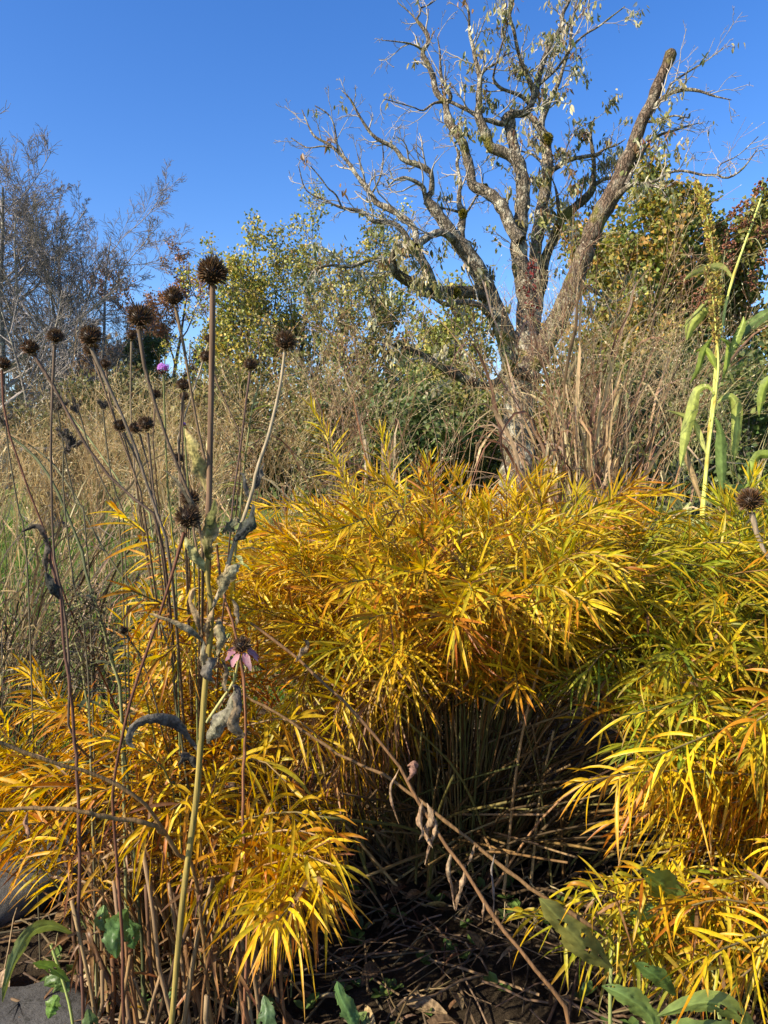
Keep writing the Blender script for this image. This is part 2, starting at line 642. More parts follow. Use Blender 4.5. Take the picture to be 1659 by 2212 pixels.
make_tree("rusty_tree", "distant tree with rust brown leaves between bare and yellow trees", 106, 345, 36, 560, 3, .14, BR2, .16, (.12, .09, .07),
          (16000, .11, .4, [(.2, .10, .05), (.26, .14, .07), (.15, .11, .05)], [3, 2, 1], .12, .3))
make_tree("rusty_tree", "rust brown tree low behind the bare trees on the left", 116, 215, 38, 690, 4, .2, BR2, .12, (.12, .09, .07),
          (12000, .11, .4, [(.15, .09, .05), (.2, .13, .07), (.1, .09, .05)], [3, 2, 1], .12, .3))
LEAFY = [(10, .18, .98, .6, .45, 6, .16, 0.012), (7, .2, 1, .65, .5, 5, .1, 0.009), (6, .15, 1, .7, .5, 4, .03, 0.007)]
YEL = [(.27, .24, .055), (.36, .28, .06), (.17, .19, .05), (.44, .34, .12), (.11, .135, .04)]
make_tree("yellow_leaved_tree", "airy yellow green tree standing left of the gnarled tree", 107, 500, 22, 470, 3, .10, LEAFY, .09, (.13, .11, .085),
          (9500, .10, .42, YEL, [3, 2, 3, 1, 2], .13, .7))
make_tree("yellow_leaved_tree", "taller yellow green tree whose top rises under the bare limbs", 108, 622, 23, 438, 3, .09, LEAFY, .09, (.13, .11, .085),
          (10000, .10, .42, YEL, [3, 2, 3, 1, 2], .13, .7))
make_tree("yellow_leaved_tree", "sparse olive tree with drooping leaves behind the lowest bare limb", 109, 760, 19, 560, 3, .14, LEAFY, .08, (.13, .11, .085),
          (8000, .095, .42, [(.2, .19, .06), (.28, .24, .09), (.12, .14, .05), (.22, .14, .06)], [3, 2, 3, 1], .12, .8))
make_tree("yellow_leaved_tree", "yellowish small tree directly left of the gnarled trunk", 110, 930, 17, 640, 4, .16, LEAFY, .07, (.13, .11, .085),
          (8000, .095, .42, [(.2, .2, .05), (.3, .26, .07), (.12, .15, .04)], [3, 2, 3], .12, .8))
MAP = [(.17, .16, .035), (.28, .17, .04), (.12, .14, .035), (.34, .2, .06), (.09, .11, .03), (.25, .22, .05)]
make_tree("maple_tree", "dense maple in green and orange behind the right limb", 111, 1405, 20, 372, 3, .08, LEAFY, .13, (.12, .10, .08),
          (26000, .13, .5, MAP, [4, 2.4, 4, 1, 2, 2], .16, .5))
make_tree("maple_tree", "shorter reddish green maple behind the green seed stalks", 112, 1560, 22, 480, 3, .12, LEAFY, .12, (.12, .10, .08),
          (20000, .14, .5, [(.17, .16, .04), (.28, .16, .045), (.12, .13, .035), (.2, .12, .05)], [4, 1.2, 4, .6], .16, .5))
make_tree("maple_tree", "dark green maple cut off by the right picture edge", 113, 1720, 19, 520, 3, .12, LEAFY, .12, (.12, .10, .08),
          (18000, .13, .5, [(.12, .13, .04), (.09, .11, .035), (.24, .15, .05)], [4, 4, 1], .16, .5))
make_tree("evergreen_tree", "dark evergreen low between the rusty and the yellow trees", 114, 330, 30, 690, 1, .03, [(34, .05, 1, 1.35, .3, 5, .02, .012), (9, .1, 1, .8, .4, 4, 0, .01), (4, .1, 1, .7, .5, 3, 0, .01)], .14, (.1, .08, .06),
          (14000, .16, .16, [(.035, .055, .02), (.05, .07, .025), (.08, .1, .03)], [3, 3, 1], .07, .1))
make_tree("evergreen_tree", "dark evergreen seen through the gap left of the gnarled trunk", 115, 985, 30, 660, 1, .03, [(34, .05, 1, 1.35, .3, 5, .02, .012), (9, .1, 1, .8, .4, 4, 0, .01), (4, .1, 1, .7, .5, 3, 0, .01)], .14, (.1, .08, .06),
          (14000, .16, .16, [(.035, .055, .02), (.05, .07, .025), (.08, .1, .03)], [3, 3, 1], .07, .1))

SHR = [(9, .1, 1, .8, .5, 5, .05, .006), (7, .15, 1, .8, .5, 4, .02, .005)]
shrubs = [
    (300, 17, 770, "dull olive bush below the distant evergreen", [(.10, .10, .04), (.14, .12, .05), (.07, .075, .03)]),
    (455, 15, 790, "dull olive brown bush behind the tallest dark seed head", [(.13, .125, .04), (.18, .15, .05), (.08, .085, .03)]),
    (590, 16, 780, "brownish green bush behind the single seed head right of the group", [(.10, .105, .035), (.15, .13, .045), (.07, .075, .03)]),
    (715, 14, 800, "dark bush behind the feathery grass plumes", [(.07, .09, .03), (.12, .13, .045), (.16, .13, .05)]),
    (850, 13, 800, "shaded olive bush under the low dark limb", [(.06, .085, .028), (.1, .12, .04)]),
    (1020, 14, 790, "olive green bush just left of the gnarled trunk", [(.13, .14, .035), (.17, .16, .05), (.08, .09, .03)]),
    (1215, 13.5, 730, "olive bush just right of the gnarled trunk", [(.14, .14, .04), (.2, .17, .05), (.08, .1, .03)]),
    (1345, 14, 720, "yellowish bush under the maple behind the grass", [(.15, .15, .04), (.2, .17, .05), (.08, .1, .03)]),
    (1470, 13, 740, "dark green bush left of the green seed stalks", [(.07, .09, .03), (.11, .13, .04)]),
    (1600, 12.5, 720, "dark green bush at the right picture edge", [(.06, .085, .028), (.1, .12, .035)]),
    (120, 19, 830, "brown thicket under the bare trees", [(.11, .09, .05), (.15, .12, .06), (.08, .09, .035)]),
]
for i, (u, y, vt, lab, cols) in enumerate(shrubs):
    make_tree("leafy_bush", lab, 200 + i, u, y, vt, 7, .38, SHR, .035, (.12, .1, .08), (7500, .10, .40, cols, None, .12, .5), "bushes below the trees", "bush")


def treeline():
    r = np.random.default_rng(300)
    n = 52000
    x = r.uniform(-34, 34, n)
    y = r.uniform(40, 52, n)
    hmax = 5.2 + 1.6 * np.sin(x * 0.35 + 1) + 1.1 * np.sin(x * 1.1) + 0.6 * np.sin(x * 2.7)
    z = hmax * r.uniform(0, 1, n) ** 0.75
    # thin it into separate crowns
    keep = (np.sin(x * 1.7 + y * 0.6) + np.sin(x * 0.9 - y * 1.1 + z * 0.6) + r.normal(0, .9, n)) > -0.7
    x, y, z = x[keep], y[keep], z[keep]
    n = len(x)
    d = rdir(r, n)
    L = r.uniform(.25, .5, n)
    c = pal(r, n, [(.09, .085, .04), (.14, .11, .06), (.06, .075, .03), (.17, .12, .06)], [3, 2, 3, 1])
    mb = MB()
    cards(mb, np.stack([x, y, z], -1), d, nrm(np.cross(d, rdir(r, n))), L, L * .4, c)
    o = mb.build("far_woods", M_FAR, kind='stuff', smooth=False)
    tag(o, "far brown and olive woods closing the view", "woods")
    m = 260
    xs = r.uniform(-34, 34, m)
    ys = r.uniform(38, 52, m)
    s = np.linspace(0, 1, 5)
    P = np.stack([xs[:, None] + r.normal(0, .25, (m, 5)) * s, ys[:, None] + 0 * s, -0.2 + r.uniform(4, 9, (m, 1)) * s], -1)
    mb = MB()
    tubes(mb, P, r.uniform(.04, .13, (m, 1)) * np.linspace(1, .3, 5)[None], 4, (.15, .125, .1))
    c2 = mb.build("far_trunks", M_TWIG, kind='stuff')
    c2.parent = o


treeline()

# ------------------------------------------------------------------ the gnarled tree
TY = 11.0


def gnarled_tree():
    r = np.random.default_rng(77)
    basep = at(1122, 1138, TY)
    t = thing("gnarled_tree", "old gnarled tree with pale lichened limbs, mossy forks and few leaves", "tree", (basep[0], TY, float(ground_z(basep[0], TY))))
    barkc = np.array((.21, .17, .125))
    limbs = {
        'trunk': ([(1120, 1150, 128), (1121, 1080, 96), (1122, 1000, 80), (1120, 920, 68), (1122, 850, 66), (1128, 800, 76), (1136, 750, 74), (1142, 700, 56), (1140, 640, 46)], 0, 0),
        'A': ([(1112, 800, 46), (1098, 745, 44), (1085, 705, 42), (1062, 650, 40), (1030, 580, 38), (1000, 535, 34), (981, 514, 30), (959, 481, 26), (933, 445, 21), (920, 429, 18), (931, 420, 14), (933, 391, 11), (930, 372, 12), (904, 356, 12), (872, 346, 10), (853, 320, 9), (824, 305, 8), (802, 289, 7), (776, 250, 5), (757, 215, 4), (738, 195, 2)], -.9, 0),
        'A2': ([(920, 429, 12), (917, 418, 10), (914, 404, 9), (895, 391, 8), (872, 384, 7), (850, 391, 4), (838, 405, 2)], -.3, 0),
        'A4': ([(994, 525, 22), (995, 505, 20), (997, 487, 17), (1000, 465, 16), (992, 442, 13), (992, 420, 9), (994, 391, 8), (987, 353, 7), (991, 333, 7), (984, 317, 4), (975, 300, 2)], .3, 0),
        'A5': ([(1000, 465, 9), (1010, 456, 6), (1026, 429, 5), (1040, 405, 4), (1044, 375, 2)], .3, 0),
        'A6': ([(997, 460, 8), (981, 455, 6), (943, 447, 5), (915, 440, 3)], -.3, 0),
        'A3': ([(984, 522, 18), (959, 503, 16), (936, 506, 16), (914, 519, 16), (900, 532, 17)], -.5, 0),
        'B': ([(1062, 648, 24), (1040, 637, 25), (1013, 631, 26), (949, 632, 27), (917, 628, 26), (885, 609, 23), (863, 596, 22), (850, 580, 19), (849, 551, 13), (851, 540, 9)], -.8, 0),
        'B1': ([(856, 590, 12), (837, 566, 10), (818, 557, 10), (783, 567, 9), (751, 577, 8), (719, 573, 7), (684, 580, 6), (671, 596, 4), (655, 631, 2)], -.7, 0),
        'B2': ([(938, 630, 22), (930, 599, 20), (911, 561, 20), (895, 538, 22), (879, 519, 16), (872, 503, 14), (853, 484, 11), (828, 479, 10), (805, 477, 9), (783, 458, 8), (757, 452, 7), (738, 449, 5), (703, 433, 4), (661, 410, 3), (645, 359, 2)], -.4, 0),
        'B2a': ([(738, 447, 4), (725, 420, 4), (709, 407, 3), (693, 385, 3), (671, 359, 2)], -.2, 0),
        'B3': ([(894, 540, 15), (898, 513, 14), (895, 493, 14), (872, 471, 14), (844, 452, 14), (815, 439, 13), (802, 420, 11), (786, 397, 10), (770, 378, 9), (751, 349, 8), (732, 330, 7), (709, 311, 6), (684, 298, 5), (671, 282, 4), (652, 237, 2)], .5, 0),
        'B3a': ([(716, 317, 4), (693, 316, 4), (674, 319, 3), (658, 317, 3), (629, 298, 2)], .2, 0),
        'B3b': ([(802, 420, 5), (815, 397, 4), (824, 372, 4), (828, 340, 3), (826, 310, 2)], .2, 0),
        'B3c': ([(788, 395, 5), (784, 370, 4), (778, 353, 4), (772, 332, 2)], .1, 0),
        'B3d': ([(730, 326, 4), (725, 289, 4), (719, 263, 3), (706, 244, 3), (680, 228, 2)], -.2, 0),
        'B4': ([(1160, 818, 26), (1129, 808, 23), (1092, 805, 20), (1077, 822, 17), (1051, 834, 18), (1014, 823, 20), (983, 808, 22), (952, 792, 18), (921, 771, 14), (890, 756, 10), (848, 745, 5), (815, 752, 2)], -1.2, -.45),
        'B5': ([(1076, 690, 20), (1056, 678, 17), (1040, 662, 14), (1004, 652, 12), (962, 657, 10), (931, 641, 6), (905, 640, 3)], -1.0, 0),
        'C': ([(1124, 520, 27), (1112, 505, 26), (1101, 487, 25), (1089, 456, 26), (1070, 429, 25), (1046, 413, 23), (1022, 401, 21), (1017, 381, 20), (1015, 362, 20), (1007, 336, 18), (1001, 312, 18), (986, 288, 18), (970, 263, 19), (964, 238, 14), (961, 221, 13), (942, 199, 12), (936, 168, 11), (925, 140, 11), (914, 120, 10), (914, 109, 10), (925, 92, 9), (922, 73, 9), (908, 53, 8), (900, 42, 5), (908, 28, 4), (905, 11, 4), (900, -5, 3), (905, -40, 2)], .5, 0),
        'C1': ([(911, 106, 5), (888, 95, 4), (858, 90, 3), (828, 87, 2)], -.2, 0),
        'C1b': ([(900, 45, 4), (886, 28, 3), (860, 6, 2)], .2, 0),
        'C1c': ([(908, 17, 3), (925, 11, 3), (944, -2, 2)], .2, 0),
        'C2': ([(958, 219, 8), (935, 224, 5), (914, 239, 4), (894, 232, 3), (860, 222, 3), (830, 214, 2)], -.4, 0),
        'C3': ([(963, 224, 10), (975, 214, 8), (967, 193, 8), (953, 165, 7), (950, 112, 4), (945, 80, 2)], -.2, 0),
        'D': ([(1140, 660, 46), (1137, 631, 44), (1124, 571, 38), (1120, 523, 35), (1122, 499, 33), (1126, 463, 31), (1130, 415, 30), (1127, 379, 28), (1118, 348, 26), (1096, 333, 23), (1075, 324, 21), (1058, 317, 21), (1053, 300, 20), (1043, 273, 19), (1034, 254, 18), (1035, 223, 14), (1034, 207, 13), (1037, 168, 11), (1028, 134, 9), (1023, 106, 8), (1014, 70, 6), (1013, 28, 5), (1005, 0, 4), (1000, -60, 2)], -.4, 0),
        'D2': ([(1032, 250, 11), (1014, 240, 9), (986, 226, 8), (962, 215, 6)], .1, 0),
        'D3': ([(1037, 168, 7), (1048, 151, 6), (1076, 134, 4), (1090, 120, 3), (1110, 112, 2)], .2, 0),
        'D4': ([(1118, 348, 22), (1113, 329, 22), (1106, 300, 22), (1102, 276, 23), (1101, 258, 24), (1101, 249, 18)], .2, 0),
        'E': ([(1043, 259, 10), (1063, 261, 12), (1084, 268, 14), (1093, 254, 19), (1111, 245, 19), (1127, 247, 17), (1144, 233, 16), (1151, 213, 14), (1160, 193, 12), (1165, 162, 12), (1179, 118, 11), (1193, 87, 11), (1213, 59, 10), (1216, 28, 8), (1230, 0, 7), (1245, -60, 3)], .7, 0),
        'D5': ([(1153, 208, 11), (1151, 196, 11), (1143, 174, 10), (1129, 143, 9), (1118, 106, 8), (1109, 62, 7), (1101, 39, 7), (1104, 14, 6), (1109, 0, 5), (1115, -50, 3)], -.4, 0),
        'D6': ([(1146, 226, 10), (1126, 207, 9), (1104, 199, 8), (1081, 190, 7), (1067, 174, 6), (1067, 157, 4), (1081, 106, 4), (1095, 56, 3), (1098, 20, 2)], -.7, 0),
        'D7': ([(1163, 185, 7), (1182, 168, 6), (1205, 146, 6), (1221, 123, 5), (1244, 92, 5), (1266, 73, 4), (1292, 58, 4), (1321, 36, 3), (1350, 14, 2)], -.5, 0),
        'F': ([(1150, 700, 34), (1158, 655, 30), (1156, 559, 25), (1161, 511, 26), (1168, 463, 25), (1175, 427, 26), (1180, 391, 25), (1183, 355, 24), (1180, 319, 22), (1178, 295, 21), (1168, 281, 18), (1159, 269, 14), (1149, 254, 9), (1142, 240, 5)], .9, .25),
        'F2': ([(1174, 290, 15), (1170, 266, 13), (1191, 209, 10), (1206, 180, 9), (1217, 144, 8), (1231, 97, 7), (1238, 36, 6), (1256, 0, 4), (1270, -40, 2)], .4, 0),
        'F3': ([(1185, 372, 14), (1195, 367, 12), (1216, 353, 11), (1238, 343, 10), (1267, 338, 9), (1291, 333, 8), (1307, 321, 5), (1331, 314, 4), (1352, 300, 2)], -.5, 0),
        'F4': ([(1178, 355, 8), (1168, 348, 6), (1149, 333, 5), (1123, 326, 3)], .2, 0),
        'G': ([(1158, 660, 24), (1173, 607, 22), (1178, 559, 20), (1195, 518, 20), (1211, 477, 20), (1235, 453, 19), (1264, 429, 18), (1279, 410, 16), (1281, 391, 12), (1283, 355, 10), (1279, 319, 8), (1276, 290, 6), (1284, 255, 3)], .6, 0),
        'G2': ([(1281, 400, 9), (1307, 386, 8), (1329, 384, 8), (1345, 372, 5)], .2, 0),
        'G3': ([(1209, 475, 9), (1207, 463, 8), (1204, 427, 7), (1199, 403, 4), (1190, 380, 2)], -.3, 0),
        'H': ([(1135, 800, 52), (1165, 762, 50), (1190, 720, 47), (1213, 675, 44), (1238, 615, 40), (1259, 559, 37), (1274, 518, 38), (1291, 475, 39), (1315, 434, 39), (1336, 398, 37), (1346, 367, 34), (1365, 324, 30), (1379, 283, 27), (1389, 257, 25), (1407, 223, 24), (1425, 173, 22), (1440, 142, 20), (1446, 126, 25), (1450, 114, 24), (1453, 107, 12)], -.6, -.2),
        'H2': ([(1403, 240, 11), (1420, 224, 9), (1440, 205, 8), (1476, 194, 8), (1508, 196, 6), (1541, 207, 4), (1580, 216, 2)], -.4, 0),
        'H2b': ([(1440, 204, 6), (1451, 180, 5), (1487, 155, 4), (1523, 133, 3), (1562, 104, 2)], .3, 0),
        'H3': ([(1322, 435, 16), (1339, 418, 14), (1368, 396, 10), (1386, 398, 8), (1418, 403, 6), (1430, 405, 3)], -.5, 0),
        'H4': ([(1352, 402, 11), (1371, 360, 8), (1386, 335, 7), (1411, 299, 6), (1458, 281, 5), (1508, 266, 2)], .4, 0),
        'H5': ([(1386, 398, 7), (1418, 390, 6), (1443, 374, 6), (1476, 369, 6), (1519, 378, 6), (1551, 378, 5), (1569, 385, 5), (1602, 367, 4), (1638, 320, 2)], -.3, 0),
        'H5b': ([(1551, 376, 3), (1555, 356, 3), (1595, 335, 2), (1638, 295, 2)], .1, 0),
        'H6': ([(1240, 618, 13), (1265, 620, 10), (1295, 636, 9), (1325, 652, 7), (1350, 640, 3)], .4, 0),
        'H7': ([(1395, 262, 7), (1420, 262, 5), (1455, 250, 4), (1490, 255, 2)], -.3, 0),
    }
    done = []      # (uv samples, depth offset)
    allP, allR = [], []
    for name, (pts, dy, dstart) in limbs.items():
        pts = np.asarray(pts, float)
        K = max(6, int(len(pts) * 2.6))
        s = spline(pts, K)
        if done and name != 'trunk':
            U = np.vstack([d[:, :2] for d in done])
            D = np.concatenate([d[:, 2] for d in done])
            d0 = D[np.argmin(np.sum((U - s[0, :2]) ** 2, 1))] + dstart
        else:
            d0 = 0
        f = np.linspace(0, 1, K)
        off = d0 + dy * f ** 0.8
        P = np.array([at(u, v, TY + o) for (u, v, w), o in zip(s, off)])
        R = np.maximum(s[:, 2], 1.2) * 0.5 * (TY + off) / FPX
        lump = 1 + 0.07 * np.sin(np.arange(K) * 1.7 + r.uniform(0, 6)) + r.normal(0, .035, K)
        R = R * lump
        done.append(np.column_stack([s[:, :2], off]))
        mb = MB()
        s0 = 14 if s[0, 2] > 30 else (10 if s[0, 2] > 14 else 6)
        tubes(mb, P[None], R[None], s0, ({'H': np.array((.17, .12, .085)), 'B': np.array((.12, .10, .065)), 'B4': np.array((.09, .075, .05)), 'G': np.array((.15, .12, .07))}.get(name, barkc)) * r.uniform(.9, 1.08), cap=name in ('H', 'D4', 'B'))  # limbs B and B4 tinted darker for moss, with shade painted in too
        if name == 'trunk':
            # root flare
            for a in np.linspace(0, 2 * math.pi, 7)[:-1]:
                q = np.array([[basep[0] + math.cos(a) * k, TY + math.sin(a) * k, z] for k, z in ((.22, .55), (.34, .22), (.55, .03), (.8, -.08))])
                tubes(mb, q[None], np.array([[.12, .15, .12, .05]]), 7, barkc)
            mb.build("trunk", M_BARK, t)
        else:
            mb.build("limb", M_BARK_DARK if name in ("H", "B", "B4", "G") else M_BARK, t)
        allP.append((name, P, R, s))
    # knob at the cut ends
    # twigs
    TP, TR, zone = [], [], []
    for name, P, R, s in allP:
        if name in ('trunk', 'H', 'D4'):
            continue
        w = np.interp(np.linspace(0, 1, 40), np.linspace(0, 1, len(s)), s[:, 2])
        fr = np.where(w < 15)[0]
        if len(fr) == 0:
            t0 = 0.55
        else:
            t0 = min(fr[0] / 40, .9)
        L = np.linalg.norm(np.diff(P, axis=0), axis=1).sum()
        m = max(3, int(L * (1 - t0) * 5.5))
        base_len = 0.62
        p, q = grow(P[None], R[None], r, m, t0, 1.0, .85, base_len / L, 6, .10, .24, .5, .3, .0042)
        q = np.minimum(q, .011)
        TP.append(p)
        TR.append(q)
        # a few shoots on the thick parts
        if t0 > .3:
            p, q = grow(P[None], R[None], r, int(2 + 3 * L), .1, t0, 1.1, .42 / L, 6, .16, .2, .12, .4, .0042)
            TP.append(p)
            TR.append(np.minimum(q, .008))
    P1, R1 = np.vstack(TP), np.vstack(TR)
    P2, R2 = grow(P1, R1, r, 3, .2, 1, .75, .62, 5, .06, .25, .75, .6, .0034)
    P3, R3 = grow(P2, R2, r, 2, .3, 1, .7, .6, 4, .03, .22, .8, .6, .0028)
    mb = MB()
    tubes(mb, P1, R1, 4, (.36, .32, .27))
    tubes(mb, P2, R2, 3, (.33, .29, .25))
    tubes(mb, P3, R3, 3, (.30, .25, .22))
    mb.build("twigs", M_TWIG, t, 'stuff')
    # drooping leaves in clusters
    ends = np.concatenate([P2[:, -1], P2[:, 2], P1[:, -1], P3[:, -1]])
    u, v, _ = proj(ends)
    pr = np.where(u > 1060, .30, 0.02)
    pr = np.where((u > 1130) & (u < 1440) & (v > 180) & (v < 500), .62, pr)
    pr = np.where((u > 1000) & (v < 170), .36, pr)
    pr = np.where((u < 1060) & (u > 960) & (v > 180) & (v < 330), .4, pr)
    pr = np.where((u < 1060) & (v > 520), .42, pr)
    pr = np.where((u > 1420) & (v < 170), .04, pr)
    pr = np.where(u > 1500, .02, pr)
    clump = 0.55 + 0.75 * np.sin(u * .045 + 1.3) * np.sin(v * .05 + .4)
    k = r.uniform(0, 1, len(ends)) < pr * np.clip(clump, .1, 1.3)
    cpos = ends[k]
    nl = 7
    n = len(cpos) * nl
    pos = np.repeat(cpos, nl, 0) + r.normal(0, .045, (n, 3))
    d = nrm(r.normal(0, .42, (n, 3)) + [0, 0, -1])
    L = r.uniform(.055, .115, n)
    W = L * r.uniform(.15, .24, n)
    K = 4
    ss = np.linspace(0, 1, K)
    curl = rdir(r, n)
    P = pos[:, None] + d[:, None] * (L[:, None] * ss)[..., None] + curl[:, None] * (L[:, None] * .28 * ss ** 2)[..., None]
    S = np.repeat(nrm(np.cross(d, rdir(r, n)))[:, None], K, 1)
    cc = np.repeat(pal(r, len(cpos), [(.22, .21, .07), (.36, .32, .16), (.24, .13, .06), (.13, .15, .05), (.5, .46, .3)], [4, 3, 1, 2, 2.5], .15), nl, 0) * r.uniform(.75, 1.25, (n, 1))
    mb = MB()
    ribbons(mb, P, S, W[:, None] * np.array([.25, 1, .8, .05]), cc, .35)
    mb.build("foliage", M_FAR, t, 'stuff')
    # moss cushions on the forks
    for (uu, vv, rr, dd) in ((1183, 300, 15, 1.0), (1171, 398, 14, 1.0), (1045, 409, 13, .3), (1088, 440, 11, .2), (1000, 462, 9, -.5), (1205, 495, 11, .5), (985, 632, 12, -.5), (1100, 792, 14, -.8), (1152, 214, 6, .3)):
        c = at(uu, vv, TY + dd - .12)
        mb = MB()
        n = 900
        q = rdir(r, n)
        rad = px(rr * .72, TY)
        pp = c + q * rad * r.uniform(.4, 1.0, (n, 1)) * [1.0, .9, 1.1]
        cards(mb, pp, nrm(q + r.normal(0, .4, (n, 3))), nrm(np.cross(q, rdir(r, n))), np.full(n, .03), np.full(n, .011), pal(r, n, [(.2, .17, .03), (.13, .12, .025), (.26, .22, .05)], None, .2))
        mb.build("moss", M_FAR, t, 'stuff')
    # red creeper at the crotch
    b = at(1150, 760, TY - .5)
    vt = thing("red_creeper", "small creeper with red leaves climbing the trunk fork", "creeper", (b[0], b[1], b[2]))
    mb = MB()
    vine = spline(np.array([at(1150, 760, TY - .46), at(1146, 690, TY - .42), at(1142, 620, TY - .36), at(1150, 570, TY - .33), at(1158, 540, TY - .2)]), 12)
    tubes(mb, vine[None], np.full((1, 12), .006), 4, (.12, .06, .04))
    mb.build("stem", M_TWIG, vt)
    n = 110
    i = r.integers(4, 10, n)
    pos = vine[i] + r.normal(0, .06, (n, 3)) + [0, -.06, 0]
    d = nrm(r.normal(0, .6, (n, 3)) + [0, -.2, -.7])
    mb = MB()
    cards(mb, pos, d, nrm(np.cross(d, rdir(r, n))), np.full(n, .06), np.full(n, .02), pal(r, n, [(.2, .03, .025), (.13, .03, .025), (.08, .035, .025)], None, .2))
    mb.build("leaves", M_FAR, vt, 'stuff')


gnarled_tree()


# ------------------------------------------------------------------ stone pedestal on the lawn
def pedestal():
    y = 10.5
    c = at(105, 970, y)
    gz = float(ground_z(c[0], y))
    t = thing("bird_bath", "pale grey stone bird bath on the lawn behind the grasses", "bird bath", (c[0], y, gz))

    def lathe(prof, name, n=28):
        mb = MB()
        th = np.arange(n) * 2 * np.pi / n
        V = np.array([[c[0] + rr * math.cos(a), y + rr * math.sin(a), gz + z] for rr, z in prof for a in th])
        idx = np.arange(len(prof) * n).reshape(len(prof), n)
        q = np.stack([idx[:-1], np.roll(idx, -1, 1)[:-1], np.roll(idx, -1, 1)[1:], idx[1:]], -1)
        mb.add(V, q)
        mb.build(name, M_CONC, t)
    h = c[2] - gz
    lathe([(.001, h - .09), (.2, h - .1), (.36, h - .05), (.39, h - .015), (.385, h + .015), (.36, h + .018), (.33, h - .01), (.2, h - .04), (.001, h - .045)], "basin")
    lathe([(.24, -.05), (.24, .06), (.17, .1), (.13, .2), (.12, .5), (.14, h - .22), (.19, h - .12), (.18, h - .085)], "pedestal")


pedestal()


